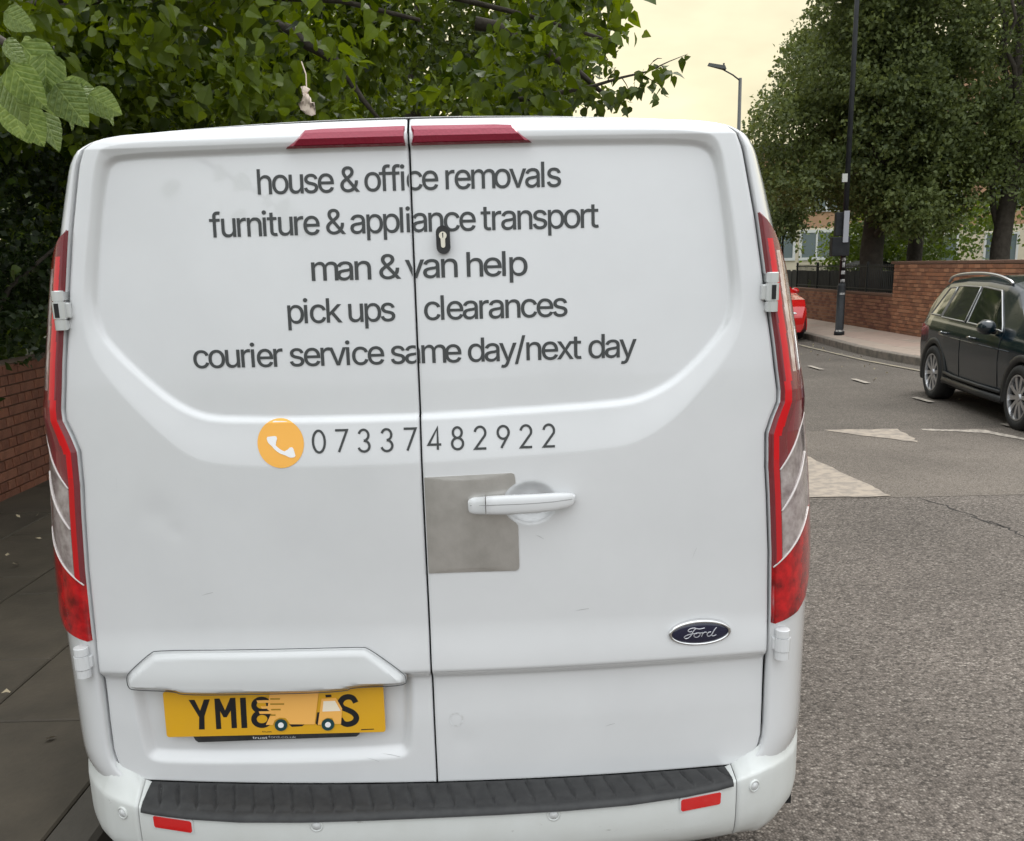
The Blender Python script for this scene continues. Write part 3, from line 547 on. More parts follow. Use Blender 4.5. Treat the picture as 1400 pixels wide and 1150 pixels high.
def ribbon(path, wdt):
    P = [np.array(p, float) for p in path]; closed = np.linalg.norm(P[0] - P[-1]) < 1e-6
    if closed: P = P[:-1]
    n = len(P); L = []; R_ = []
    for i in range(n):
        if closed: a_, b_, c_ = P[i - 1], P[i], P[(i + 1) % n]
        else: a_, b_, c_ = P[max(i - 1, 0)], P[i], P[min(i + 1, n - 1)]
        d1 = b_ - a_; d2 = c_ - b_
        if np.linalg.norm(d1) < 1e-9: d1 = d2
        if np.linalg.norm(d2) < 1e-9: d2 = d1
        d1 = d1 / np.linalg.norm(d1); d2 = d2 / np.linalg.norm(d2)
        t = d1 + d2; t = t / (np.linalg.norm(t) + 1e-9); nn = np.array([-t[1], t[0]])
        k = min(1 / max(.3, abs(nn @ np.array([-d1[1], d1[0]]))), 2.2)
        L.append(b_ + nn * wdt / 2 * k); R_.append(b_ - nn * wdt / 2 * k)
    F = [(i, i + n, (i + 1) % n + n, (i + 1) % n) for i in range(n if closed else n - 1)]
    return [tuple(p) for p in L + R_], F
def strokes(name, items, m, parent, yfun, off, side=None):
    V2 = []; F2 = []
    for k, (path, wdt, dz) in enumerate(items):
        vv, ff = ribbon(path, wdt); X = np.array([v[0] for v in vv]); Z = np.array([v[1] for v in vv])
        Y = yfun(X, Z) - off - dz; n = len(V2); V2 += np.stack([X, Y, Z], -1).tolist(); F2 += [tuple(i + n for i in f) for f in ff]
    return ob(name, V2, F2, m, parent)
number = '07337482922'; h_ = .047
x_first, x_last = -.237, .292 - .029
for sd_, par in ((-1, doorL), (1, doorR)):
    items = []
    for i, ch in enumerate(number):
        x0 = x_first + (x_last - x_first) * i / 10 + (0 if i < 5 else .003)
        if (x0 + .014) * sd_ < 0: continue
        items = [([(x0 + px * .048, 1.297 + pz * h_) for px, pz in pth], .0052, k * .0002) for k, pth in enumerate(DIG[ch])]
        strokes('digit', items, LETTER, par, S, .0012)
# round telephone badge
dec = decal('phone_badge', [circ(-.307, 1.318, .0515, .0535, 40)], ORANGE, van, .0010, .015)
def hs(path, w0, n=26):
    """handset outline : arc with two swollen ends"""
    L = []; R_ = []
    for i, t in enumerate(np.linspace(0, 1, n)):
        a = math.radians(186 + t * 98); r = .043
        c = np.array([.020 + r * math.cos(a), .020 + r * math.sin(a)])
        ww = .0068 + .0075 * (sstep(.30, .12, t) + sstep(.70, .88, t)) if 0 < t < 1 else .010
        nn = np.array([math.cos(a), math.sin(a)])
        L.append(c + nn * ww * .55); R_.append(c - nn * ww * (1.0 if not .3 < t < .7 else .6))
    return [(-.307 + p[0], 1.318 + p[1]) for p in L + R_[::-1]]
decal('phone_symbol', [hs(None, 1)], WHITEV, dec, .0019)

# bare metal plate, lock, handle
METALP = mat('bare_metal', (.47, .455, .425), .32, metal=.7, noise=(16, .16), col2=(.58, .56, .53), bump=(160, .25, .0006))
cupL = [(CUP[0] + .063 * math.cos(math.radians(t)), CUP[1] + .053 * math.sin(math.radians(t))) for t in range(122, 240, 6)]
decal('security_plate', [[(.0045, 1.237), (.195, 1.2415), (.2015, 1.239), (.2035, 1.232)] + cupL + [(.208, 1.122), (.2085, 1.03), (.207, 1.022), (.201, 1.018), (.0045, 1.018)]], METALP, van, .0025, .02, .0025)
def loft_x(stations, n=20, world=None):
    """stations (x, zc, half height, proud, thickness)"""
    rows_ = []
    for x, zc, hz, pr, th in stations:
        yb = float(S(np.array([x]), np.array([zc]))[0]) if not (abs(x - CUP[0]) < .07) else float(base(x, zc))
        yb = float(base(x, zc)); rr = []
        for k in range(n):
            t = 2 * math.pi * k / n; c, s_ = math.cos(t), math.sin(t)
            e_ = .62
            rr.append((x, yb - pr - math.copysign(abs(s_) ** e_, s_) * th, zc + math.copysign(abs(c) ** e_, c) * hz))
        rows_.append(rr)
    g = G().grid(rows_, True); g.f.append(tuple(range(n))); g.f.append(tuple(len(g.v) - n + k for k in range(n))[::-1]); return g
hd = loft_x([(.099, 1.173, .010, .009, .005), (.102, 1.173, .0155, .012, .009), (.110, 1.1735, .0185, .013, .012), (.137, 1.174, .0205, .016, .013)]).ob('handle_end_cap', WHITE, van, True)
hd2 = loft_x([(.1388, 1.174, .0205, .016, .013), (.17, 1.175, .0215, .022, .013), (.21, 1.177, .0215, .028, .013), (.25, 1.178, .021, .029, .013), (.29, 1.179, .0195, .024, .013), (.315, 1.180, .017, .018, .012), (.328, 1.1805, .014, .014, .010), (.335, 1.181, .008, .010, .006)]).ob('door_handle', WHITE, van, True)
gr = G().tube([(x, float(base(x, 1.176)) - pr, zc) for x, zc, pr in ((.104, 1.176, .0225), (.137, 1.177, .0288), (.17, 1.1785, .0348), (.21, 1.180, .0408), (.25, 1.181, .0418), (.29, 1.182, .0368), (.315, 1.183, .0298), (.328, 1.183, .0238))], .0008, 6).ob('handle_groove', mat('groove_grey', (.3, .3, .3), .6), hd2)
yl = lambda X, Z: base(.065, 1.74) + .018 + 0 * X
lk = [(.065 + (.0145) * math.cos(t), 1.739 + (.0145) * math.sin(t) + (.0145 if math.sin(t) > 0 else -.0145)) for t in np.linspace(0, 2 * math.pi, 41)[:-1]]
lo_ = decal('lock', [lk], BLACKPL, van, .012, None, .014, yl)
CYL = mat('brass_lock_face', (.85, .80, .68), .3, metal=.8)
cyl = circ(.065, 1.7475, .0080, .0080, 24)
key = [(.065 + .008 * math.cos(math.radians(t)), 1.7475 + .008 * math.sin(math.radians(t))) for t in range(-55, 236, 12)] + [(.0605, 1.728)] + [(.065 + .0045 * math.cos(math.radians(t)), 1.727 + .0045 * math.sin(math.radians(t))) for t in range(180, 361, 30)] + [(.0695, 1.728)]
decal('lock_cylinder', [key], CYL, lo_, .0145, None, .003, yl)
decal('keyhole', [[(.0637, 1.753), (.0663, 1.753), (.0658, 1.744), (.0650, 1.742), (.0642, 1.744)]], SEAL, lo_, .0151, None, 0, yl)
# oval badge
bx, bz = .6225, .848
yo = lambda X, Z: S(np.full_like(X, bx), np.full_like(X, bz)) + .105 * (X - bx) * 1.0 - .06 * (Z - bz)
NAVY = mat('navy_enamel', (.006, .008, .035), .12, coat=1)
def dome(name, rx, rz, h0, h1, m, parent, rings=6):
    P_ = []
    for i in range(rings + 1):
        t = i / rings; rr = math.cos(t * math.pi / 2); hh = h0 + (h1 - h0) * math.sin(t * math.pi / 2)
        X = np.array([bx + rx * rr * math.cos(a) for a in np.linspace(0, 2 * math.pi, 49)[:-1]]); Z = np.array([bz + rz * rr * math.sin(a) for a in np.linspace(0, 2 * math.pi, 49)[:-1]])
        P_.append(np.stack([X, yo(X, Z) - hh, Z], -1))
    return G().grid(P_, True).ob(name, m, parent, True)
bad = G().grid([np.stack([(X := bx + .0725 * k * np.cos(np.linspace(0, 2 * np.pi, 49)[:-1])), yo(X, (Z := bz + .0305 * k2 * np.sin(np.linspace(0, 2 * np.pi, 49)[:-1]))) - hh, Z], -1) for k, k2, hh in ((1.03, 1.07, -.004), (1.02, 1.05, .005), (.985, .97, .0085), (.93, .86, .0085), (.91, .82, .004))], True).ob('oval_badge', CHROME, van, True)
dome('badge_face', .0675, .0262, .004, .0095, NAVY, bad)
FORD = [  # script strokes in badge units (x -1..1, y -1..1)
    [(-.22, .62), (-.34, .66), (-.52, .56), (-.58, .36), (-.48, .26), (-.40, .34)],
    [(-.30, .62), (-.05, .52), (.10, .56), (.20, .60)],
    [(-.22, .60), (-.34, .30), (-.42, -.08), (-.54, -.40), (-.68, -.50), (-.76, -.34), (-.68, -.16), (-.50, -.02), (-.28, .04), (-.16, .02)],
    [(-.10, .10), (-.24, .04), (-.30, -.16), (-.26, -.36), (-.14, -.40), (-.04, -.24), (-.02, -.02), (-.10, .10), (.02, .06), (.10, .10)],
    [(.10, .12), (.10, -.02), (.06, -.36)], [(.08, -.12), (.16, .08), (.26, .12), (.30, .04)],
    [(.50, .12), (.38, .06), (.32, -.16), (.36, -.36), (.46, -.34), (.56, -.12), (.62, .16)],
    [(.76, .58), (.66, .30), (.56, -.10), (.56, -.34), (.66, -.36), (.76, -.24)],
]
g = G()
def spline(pts, n=5):
    out_ = []; P_ = [np.array(p, float) for p in pts]
    for i in range(len(P_) - 1):
        p0 = P_[max(i - 1, 0)]; p1 = P_[i]; p2 = P_[i + 1]; p3 = P_[min(i + 2, len(P_) - 1)]
        for k in range(n):
            t = k / n; out_.append(.5 * (2 * p1 + (p2 - p0) * t + (2 * p0 - 5 * p1 + 4 * p2 - p3) * t * t + (3 * p1 - p0 - 3 * p2 + p3) * t ** 3))
    return out_ + [P_[-1]]
for s_ in FORD:
    pp = spline(s_); X = np.array([bx + .050 * p[0] for p in pp]); Z = np.array([bz + .022 * p[1] for p in pp])
    e2 = ((X - bx) / .0675) ** 2 + ((Z - bz) / .0262) ** 2
    Y = yo(X, Z) - .004 - .0055 * np.sqrt(np.clip(1 - e2, 0, 1)) - .0004
    g.tube(np.stack([X, Y, Z], -1).tolist(), .00105, 5)
g.ob('badge_script', mat('badge_silver', (.62, .62, .66), .3, metal=.4), bad)
# third brake light, one half on each door
for sg, par in ((-1, van), (1, van)):
    poly = [(sg * .0065, 1.930), (sg * .256, 1.9305), (sg * .214, 1.966), (sg * .18, 1.968), (sg * .0065, 1.9695)]
    o = decal('brake_light', [poly], BRAKE, par, .006, .012, .008, smooth=False)
    decal('brake_light_bar', [[(sg * .0065, 1.9295), (sg * .2565, 1.9300), (sg * .250, 1.9345), (sg * .0065, 1.9345)]], RED_DEEP, o, .0085, .02, .004)
# plate light housing (garnish)
GA = [(-0.718, 0.768), (-0.711, 0.783), (-0.653, 0.832), (-0.636, 0.84), (-.4, .8445), (-0.156, 0.849), (-0.139, 0.845), (-0.062, 0.782), (-0.058, 0.77), (-0.059, 0.751), (-0.184, 0.75), (-0.199, 0.739), (-.4, .7335), (-0.588, 0.729), (-0.602, 0.738), (-0.704, 0.739), (-0.716, 0.744)]
GAs = chaikin(GA, 2).tolist()
def ygarn(X, Z):
    d = sdf(X, Z, GAs); b0 = base(X, Z) - .004
    return b0 - .026 * sstep(-.001, .016, d) * (.55 + .45 * sstep(.86, .765, Z)) 
gar = decal('plate_light_housing', [GAs], GARN, van, 0, .0055, .02, ygarn, smooth=True)
try: gar.data.set_sharp_from_angle(angle=math.radians(40))
except Exception: pass
loop_ = [(p[0], float(base(p[0], p[1])) - .0115, p[1]) for p in chaikin(GA, 2).tolist()]
G().tube(loop_ + loop_[:1], .0011, 5).ob('housing_seal', mat('dark_shut_line', (.10, .105, .11), .8), gar)
# number plate : bilinear patch between its traced corners
PC = dict(tl=(-.640, .7285), tr=(-.1145, .744), br=(-.1150, .6285), bl=(-.6425, .612))
def pl(u, v):      # u 0..1 left to right, v 0..1 bottom to top
    x = (1 - v) * ((1 - u) * PC['bl'][0] + u * PC['br'][0]) + v * ((1 - u) * PC['tl'][0] + u * PC['tr'][0])
    z = (1 - v) * ((1 - u) * PC['bl'][1] + u * PC['br'][1]) + v * ((1 - u) * PC['tl'][1] + u * PC['tr'][1])
    return (x, z)
def yplate(X, Z):
    y0, y1 = base(-.64, .68) + .010, base(-.115, .68) + .010
    return y0 + (X + .64) / .525 * (y1 - y0) + .008 * (Z - .68)
def zp(zx, zy):    # from the enlarged photo crop to the plate
    return pl((zx - 75 - (zy - 320) * .08) / 1145, 1 - (zy - 320 + .0148 * (zx - 75)) / 250)
YEL = mat('plate_yellow', (.80, .43, .012), .35, coat=.5, noise=(14, .3), col2=(.76, .40, .02))
PBLK = mat('plate_black', (.012, .012, .014), .4)
rc = []
for (u0, v0), a0 in (((.988, .945), 0), ((.012, .945), 90), ((.012, .055), 180), ((.988, .055), 270)):
    for t in range(0, 91, 30): rc.append(pl(u0 + .012 * math.cos(math.radians(a0 + t)), v0 + .055 * math.sin(math.radians(a0 + t))))
npl = decal('number_plate', [rc], YEL, van, .004, None, .008, yplate)
holder = decal('plate_holder', [[zp(228, 555), zp(1095, 540), zp(1103, 565), zp(1088, 578), zp(262, 601), zp(246, 590)]], BLACKPL, van, .003, None, .008, yplate)
def Z(pts): return [zp(*p) for p in pts]
def pd(name, pts, m, off): return decal(name, [Z(pts)], m, npl, off, None, 0, yplate)
def ring_pts(cx, cy, rx, ry, n=28): return [(cx + rx * math.cos(2 * math.pi * k / n), cy + ry * math.sin(2 * math.pi * k / n)) for k in range(n)]
pd('plate_character', [(212, 365), (243, 365), (272, 425), (292, 364), (323, 363), (295, 455), (296, 528), (266, 528), (267, 460)], PBLK, .0046)
pd('plate_character', [(347, 360), (374, 359), (403, 425), (430, 357), (457, 356), (466, 522), (438, 523), (433, 425), (412, 462), (395, 462), (377, 428), (384, 526), (357, 528)], PBLK, .0046)
pd('plate_character', [(481, 357), (511, 356), (520, 522), (490, 523)], PBLK, .0046)
decal('plate_character', [Z(ring_pts(593, 398, 53, 46)), Z(ring_pts(593, 397, 25, 20))], PBLK, npl, .0046, None, 0, yplate)
decal('plate_character', [Z(ring_pts(597, 473, 57, 50)), Z(ring_pts(597, 474, 28, 23))], PBLK, npl, .0048, None, 0, yplate)
sp_ = spline([(1081, 390), (1066, 366), (1040, 358), (1014, 368), (1002, 392), (1014, 416), (1042, 430), (1070, 446), (1086, 470), (1076, 496), (1044, 508), (1018, 500), (1002, 476)], 5)
vv, ff = ribbon([zp(*p) for p in sp_], .0135)
X = np.array([v[0] for v in vv]); Zz = np.array([v[1] for v in vv]); ob('plate_character', np.stack([X, yplate(X, Zz) - .0046, Zz], -1), [tuple(f) for f in ff], PBLK, npl)
pd('plate_character', [(876, 500), (884, 440), (898, 440), (905, 510), (885, 512)], PBLK, .0046)
pd('plate_character', [(738, 505), (822, 503), (806, 516), (752, 519)], PBLK, .0046)
pd('plate_character', [(924, 346), (954, 345), (956, 358), (926, 360)], PBLK, .0046)
pd('plate_maker_line', [(1112, 536), (1178, 534), (1178, 538), (1112, 541)], PBLK, .0046)
# little delivery truck graphic on the plate
TORG = mat('truck_orange', (1., .52, .12), .5); TTEAL = mat('truck_teal', (.008, .055, .06), .5); CREAM = mat('truck_cream', (.98, .88, .70), .5)
pd('truck_graphic', [(638, 326), (890, 326), (872, 505), (745, 503), (722, 470), (690, 466), (664, 480), (655, 506), (618, 505), (640, 455), (650, 440), (625, 420)], TORG, .0060)
pd('truck_cab', [(888, 508), (905, 365), (980, 362), (1012, 420), (1008, 504), (975, 504), (962, 472), (935, 470), (912, 484), (906, 508)], TORG, .0060)
pd('truck_window', [(915, 378), (975, 377), (1005, 432), (911, 435)], CREAM, .0066)
for a_, b_, y_ in ((568, 640, 377), (590, 655, 409), (580, 650, 437), (640, 660, 470)):
    pd('truck_speed_line', [(a_, y_ - 7), (b_ + 15, y_ - 8), (b_ + 12, y_ + 7), (a_ + 6, y_ + 7)], TORG, .0064)
OLIVE = mat('ochre_line', (.42, .24, .02), .5)
for a_, b_, y_ in ((640, 690, 363), (640, 712, 391), (645, 694, 421), (640, 668, 451)):
    pd('truck_speed_line', [(a_, y_ - 4), (b_, y_ - 4), (b_, y_ + 4), (a_, y_ + 4)], OLIVE, .0068)
for cx in (697, 941):
    decal('truck_wheel', [Z(ring_pts(cx, 506, 33, 33))], TTEAL, npl, .0070, None, 0, yplate)
    decal('truck_hub', [Z(ring_pts(cx, 506, 15, 15))], WHITEV, npl, .0076, None, 0, yplate)
a_ = zp(548, 583); b_ = zp(628, 580); c_ = zp(776, 576)
put_text('trust', a_[0], b_[0] - .001, a_[1] - .0006, .0118, mat('holder_white', (.6, .6, .6), .5), 'holder_letter', .95, 4, .0036, lambda X, Z: yplate(X, Z), holder)
put_text('ford.co.uk', b_[0] + .001, c_[0], b_[1] - .0002, .0112, mat('holder_grey', (.36, .36, .36), .5), 'holder_letter', .95, 4, .0036, lambda X, Z: yplate(X, Z), holder)
a_ = zp(598, 546); b_ = zp(650, 544); c_ = zp(722, 541)
put_text('trust', a_[0], b_[0] - .001, a_[1] - .0006, .0075, PBLK, 'maker_letter', .95, 4, .0047, lambda X, Z: yplate(X, Z), npl)

# ------------------------------------------------------------ tail lights
zo = [.858, .875, .90, .95, 1.0, 1.1, 1.3, 1.5, 1.6, 1.66, 1.70, 1.735, 1.765, 1.780]
so_ = [.10, .42, .62, .78, .86, .90, .92, .84, .74, .62, .50, .36, .18, .03]
sout = lambda z: np.interp(z, zo, so_)
def light(sg):
    zz = np.linspace(.858, 1.779, 330); uu = np.linspace(0, 1, 54)
    Zg, Ug = np.meshgrid(zz, uu, indexing='ij'); Sg = Ug * sout(Zg)
    edge = np.minimum(Ug * sout(Zg) * .25, (1 - Ug) * sout(Zg) * .2)
    off = .002 + .010 * sstep(0, .012, edge)
    zone = np.zeros(Zg.shape, int)   # 0 deep red
    tube_o = np.where(Zg > 1.42, .185, np.where(Zg > 1.30, .155, .115)) + .0 * Zg
    tube_i = np.where(Zg > 1.42, .075, .035)
    tube = (Sg > tube_i) & (Sg < tube_o) & (Zg < 1.725) & (Zg > 1.245)
    low_tube = (Sg > .035) & (Sg < .105) & (Zg <= 1.245) & (Zg > 1.0 + .1 * Sg)
    pale = (Zg > 1.44 - .0 * Sg) & (Zg < 1.70) & (Sg > .23) & (Sg < sout(Zg) - .14)
    b1, b2, b3 = 1.195 + .21 * Sg, 1.10 + .21 * Sg, .994 + .157 * Sg
    clr = (Zg < b1) & (Zg > b3) & (Sg > .125) & (Sg < sout(Zg) - .16)
    top_pink = (Zg >= b1) & (Zg < 1.40) & (Sg > .24) & (Sg < sout(Zg) - .16)
    low = Zg < b3
    zone[low] = 1; zone[clr] = 2; zone[pale] = 3; zone[tube] = 4; zone[top_pink] = 6; zone[low_tube] = 7
    w_ = .0062
    bars = ((np.abs(Zg - b1) < w_) | (np.abs(Zg - b2) < w_)) & (Sg > .12) & (Sg < sout(Zg) - .19) | ((np.abs(Zg - b3) < .0055) & (Sg < sout(Zg) - .14))
    dep = np.where(zone == 2, -.002, 0)
    zone[pale & (np.abs(Sg - .36 - .0 * Zg) < .022)] = 0
    P_ = BS(sg, Zg, Sg, off + dep)
    P_[..., 1] -= 0
    mats = {0: ('red_lens', RED_DEEP), 1: ('lower_red_lens', RED_LOW), 2: ('clear_lens', CLEARL), 3: ('pale_lens', PALEL), 4: ('light_guide', RED_TUBE), 5: ('silver_bar', BARM), 6: ('pink_lens', lens('smoky_red_lens', (.24, .025, .035), .12)), 7: ('lower_light_guide', lens('mid_red', (.55, .006, .012), .12))}
    # backing housing that closes the rim
    hb = BS(sg, Zg[::6, ::4], Sg[::6, ::4], -.001)
    lt = G().grid(hb).ob('tail_light', mat('light_housing', (.05, .006, .01), .4), van, True)
    b = P_.shape[1]; V_ = P_.reshape(-1, 3)
    for zn, (nm, mm) in mats.items():
        cell = zone[:-1, :-1] == zn; ii, jj = np.nonzero(cell)
        if not len(ii): continue
        q = np.stack([ii * b + jj, ii * b + jj + 1, (ii + 1) * b + jj + 1, (ii + 1) * b + jj], -1)
        uq, inv = np.unique(q, return_inverse=True); q = inv.reshape(-1, 4)
        ob(nm, V_[uq], [tuple(r_) for r_ in q.tolist()], mm, lt, True)
    for k0, k1, s0_, s1m, r_ in ((1.195, .21, .13, .22, .0032), (1.10, .21, .13, .22, .0032), (.994, .157, .01, .16, .0024)):
        pts = []
        for s_ in np.linspace(s0_, .95, 60):
            z_ = k0 + k1 * s_
            if s_ > sout(z_) - s1m: break
            pts.append(tuple(BS(sg, z_, s_, .0112)))
        G().tube(pts, [r_ * (.6 + .4 * math.sin(math.pi * min(1, .15 + i / len(pts)))) for i in range(len(pts))], 6).ob('silver_bar', BARM, lt, True)
    # rim line
    edgep = [tuple(BS(sg, z, sout(z), .001)) for z in np.linspace(.858, 1.779, 70)]
    G().tube(edgep, .003, 6).ob('lens_rim', mat('dark_red_rim', (.16, .02, .025), .3, coat=1), lt, True)
light(-1); light(1)
# hinges
def hinge(sg, z0, z1, s0, m, sz=1.):
    c = BS(sg, (z0 + z1) / 2, s0, .016); cx, cy, cz = c; H = z1 - z0
    r = .0125 * sz
    hg = G().lathe([(.0001, -H * .5), (r, -H * .5), (r, -H * .24), (r * .82, -H * .235), (r * .82, -H * .22), (r * 1.1, -H * .215), (r * 1.1, H * .22), (r * .82, H * .225), (r * .82, H * .24), (r, H * .245), (r, H * .48), (r * .9, H * .5), (.0001, H * .5)], (cx, cy, cz), 'z', 16).ob('hinge', m, van, False)
    a = G().box((min(cx, cx - sg * .022), cy + .0, cz - H * .2), (max(cx, cx - sg * .022), cy + .014, cz + H * .2)).ob('hinge_leaf', m, hg)
    bevel(a, .003, 2)
    b_ = G().box((cx - .013, cy + .002, cz + H * .26), (cx + .013, cy + .03, cz + H * .47)).box((cx - .013, cy + .002, cz - H * .47), (cx + .013, cy + .03, cz - H * .26)).ob('hinge_bracket', m, hg)
    return hg
def hinge_slot(sg, z0, z1, s0, hg):
    c = BS(sg, (z0 + z1) / 2, s0, .016); H = z1 - z0
    G().box((c[0] - .0045, c[1] - .0162, c[2] - H * .18), (c[0] + .0045, c[1] - .008, c[2] + H * .18)).ob('hinge_slot', SEAL, hg)
for sg in (-1, 1):
    h1 = hinge(sg, 1.572, 1.655, .03, mat('hinge_metal', (.66, .67, .66), .22, metal=.45, coat=.6), 1.05); hinge_slot(sg, 1.572, 1.655, .03, h1)
    h2 = hinge(sg, .772, .845, .13, WHITE, 1.35)
    if sg < 0: hinge_slot(sg, .772, .845, .13, h2)

# faint ring of old sticker residue and a few fine scratches on the doors
RESID = mat('sticker_residue', (.58, .58, .57), .5, noise=(90, .08), col2=(.72, .73, .735))
decal('sticker_residue', [circ(.052, .655, .0165, .0175, 30), circ(.052, .655, .0135, .0145, 30)], RESID, van, .0006, .01)
SCR_ = mat('scratch_grey', (.42, .42, .42), .6)
for k_, (x_, z_, dx_, dz_) in enumerate(((.33, .915, .035, .004), (-.165, .560, .03, -.010), (-.13, .568, .045, -.006), (.60, 1.02, .012, .03), (-.52, .97, .03, .008), (.245, 1.10, .02, -.012), (-.69, 1.21, .004, .035), (.40, .62, .025, .006))):
    decal('scratch', [[(x_, z_), (x_ + dx_, z_ + dz_), (x_ + dx_ * .98, z_ + dz_ + .0009), (x_ + dx_ * .5, z_ + dz_ * .5 + .0014)]], SCR_, van, .0006)
# ------------------------------------------------------------ bumper
bp = [(0, -.095), (.15, -.0945), (.30, -.0905), (.45, -.0780), (.58, -.054), (.66, -.031), (.71, -.012), (.765, .016), (.815, .050), (.855, .093), (.89, .145), (.915, .205), (.937, .28), (.953, .36), (.965, .45), (.975, .55), (.98, .62)]
ip = [(x, y) for x, y in [(0, .003), (.15, .005), (.30, .011), (.45, .021), (.58, .033), (.66, .042), (.71, .048), (.745, .056), (.785, .062), (.825, .10), (.86, .15), (.89, .21), (.915, .285), (.935, .36), (.95, .45), (.96, .55), (.965, .62)]]
bp = np.array(bp); ip = np.array(ip)
tpar = np.concatenate([[0], np.cumsum(np.linalg.norm(np.diff(bp, axis=0), axis=1))])
def bpath(t, arr):
    return np.stack([np.interp(t, tpar, arr[:, 0]), np.interp(t, tpar, arr[:, 1])], -1)
TILT = .020
def bump_prof(t, sgn=1):
    o_ = bpath(t, bp); i_ = bpath(t, ip); d = i_ - o_
    c = float(np.clip((t - .70) / .25, 0, 1))          # 0 centre .. 1 corner
    L = []
    for k, z in ((1.08 + .25 * c, .4905 + .085 * c), (1.0, .4915 + .080 * c), (.5, .4835 + .030 * c), (.12, .4770 + .006 * c), (.035, .4745 + .003 * c), (0, .469 + .001 * c), (-.02 * (1 - c), .455), (-.03 * (1 - c), .42), (0.0, .385), (.05, .368), (.16, .348), (.42 + .2 * c, .325), (1.0, .31), (1.5, .305)):
        p = o_ + d * k; L.append((p[0], p[1], z + TILT * sgn * p[0] * float(np.clip(1 - k, 0, 1)) * (1 if p[0] < .8 else max(0, 1 - (p[0] - .8) / .12))))
    return L
T0 = float(np.interp(.708, bp[:, 0], tpar))
mid = [[((-1 if t < 0 else 1) * p[0], p[1], p[2]) for p in bump_prof(abs(t), -1 if t < 0 else 1)] for t in np.linspace(-T0, T0, 81)]
bmp = G().grid(mid).ob('bumper', BUMP_M, van, True)
for sg in (-1, 1):
    cg = [[(sg * p[0], p[1], p[2]) for p in bump_prof(t, sg)] for t in np.linspace(T0 + .0025, tpar[-1], 44)]
    first = [(p[0], p[1] + .02, p[2]) for p in cg[0]]
    bc = G().grid([first] + cg).ob('bumper_corner', BUMP_M, van, True)
    # parking sensor on the corner and on the centre panel, reflector, all separate parts
    for (sx, sz, nm) in ((.757, .447 + .014 * sg, 'corner'), (.272, .454 + .006 * sg, 'centre')):
        t = float(np.interp(sx, bp[:, 0], tpar)); c0 = bpath(t, bp); c1 = bpath(t + .01, bp); d = (c1 - c0) / np.linalg.norm(c1 - c0)
        nrm = np.array([d[1], -d[0]])
        g = G(); rings = []
        for r, hh in ((.0155, -.002), (.0155, .0035), (.0125, .0048), (.0112, .001), (.0105, .0008)):
            rings.append([(sg * (c0[0] + d[0] * r * math.cos(a) + nrm[0] * hh), c0[1] + d[1] * r * math.cos(a) + nrm[1] * hh, sz + r * math.sin(a)) for a in np.linspace(0, 2 * math.pi, 25)[:-1]])
        sn = g.grid(rings, True).ob('parking_sensor', BUMP_M, van, True)
        g = G(); rings = []
        for r, hh in ((.0103, -.001), (.0098, .004), (.0001, .0048)):
            rings.append([(sg * (c0[0] + d[0] * r * math.cos(a) + nrm[0] * hh), c0[1] + d[1] * r * math.cos(a) + nrm[1] * hh, sz + r * math.sin(a)) for a in np.linspace(0, 2 * math.pi, 25)[:-1]])
        g.grid(rings, True).ob('sensor_button', GARN, sn, True)
    x0, x1 = .570, .668
    def ybmp(X, Z): return np.interp(np.abs(X), bp[:, 0], bp[:, 1]) 
    za_, zb_ = (.440, .472) if sg > 0 else (.418, .449)
    rr = [(x0 + .004, za_ ), (x1 - .003, za_ + .001), (x1, za_ + .005), (x1 + .0005, zb_ - .003), (x1 - .003, zb_), (x0 + .004, zb_ - .001), (x0, zb_ - .005), (x0, za_ + .004)]
    rf = decal('reflector', [[(sg * p[0], p[1]) for p in rr]], REFL, van, .0055, .02, .006, ybmp)
    fr = [(p[0] + (.004 if p[0] > .62 else -.004), p[1] + (.004 if p[1] > .44 else -.004)) for p in rr]
    decal('reflector_surround', [[(sg * p[0], p[1]) for p in fr], [(sg * p[0], p[1]) for p in rr]], GARN, rf, .0045, .03, .006, ybmp)
# black tread strip on the step
def tread_pt(t, k, h):
    o_ = bpath(abs(t), bp); i_ = bpath(abs(t), ip); d = i_ - o_; p = o_ + d * k
    zz_ = np.interp(k, [0, .035, .12, .5, 1.0], [.469, .4745, .4770, .4835, .4915]) + h + TILT * (-1 if t < 0 else 1) * p[0] * max(0, min(1, 1 - k))
    return ((-1 if t < 0 else 1) * p[0], p[1] - (.004 if k < .02 else 0), zz_)
ts = np.linspace(-1, 1, 2001); rows_ = []
for u in ts:
    t_in = u * (T0 - .018); row = []
    for k in (1.0, .985, .90, .80, .66, .5, .34, .22, .16, .10, .045, .0, -.02, -.03):
        t = t_in + (np.sign(u) * (1 - k) * .010) * (abs(u) ** 8)
        ph = ((u * T0 - .028 * (1 - k)) / .0478) % 1
        rib = .0065 * math.exp(-((ph - .5) / .075) ** 2) if .2 < k < .95 else 0
        bolt = .005 * math.exp(-((ph - .52) / .07) ** 2 - ((k - .2) / .05) ** 2)
        h = .004 + .0025 * (1 if .2 < k < .93 else 0) - rib + bolt
        x, y, z = tread_pt(t, k, h)
        if k <= 0: z = .473 + TILT * x - (.0 - k) * .25; y = y - .001
        row.append((x, y, z))
    rows_.append(row)
G().grid(rows_).ob('step_tread', BLACKPL, van, True)
# licence-plate-side rubber and tow-eye cover line under the bumper
G().box((-.6, .02, .24), (.6, .5, .32)).ob('underrun_bar', DARK, van)
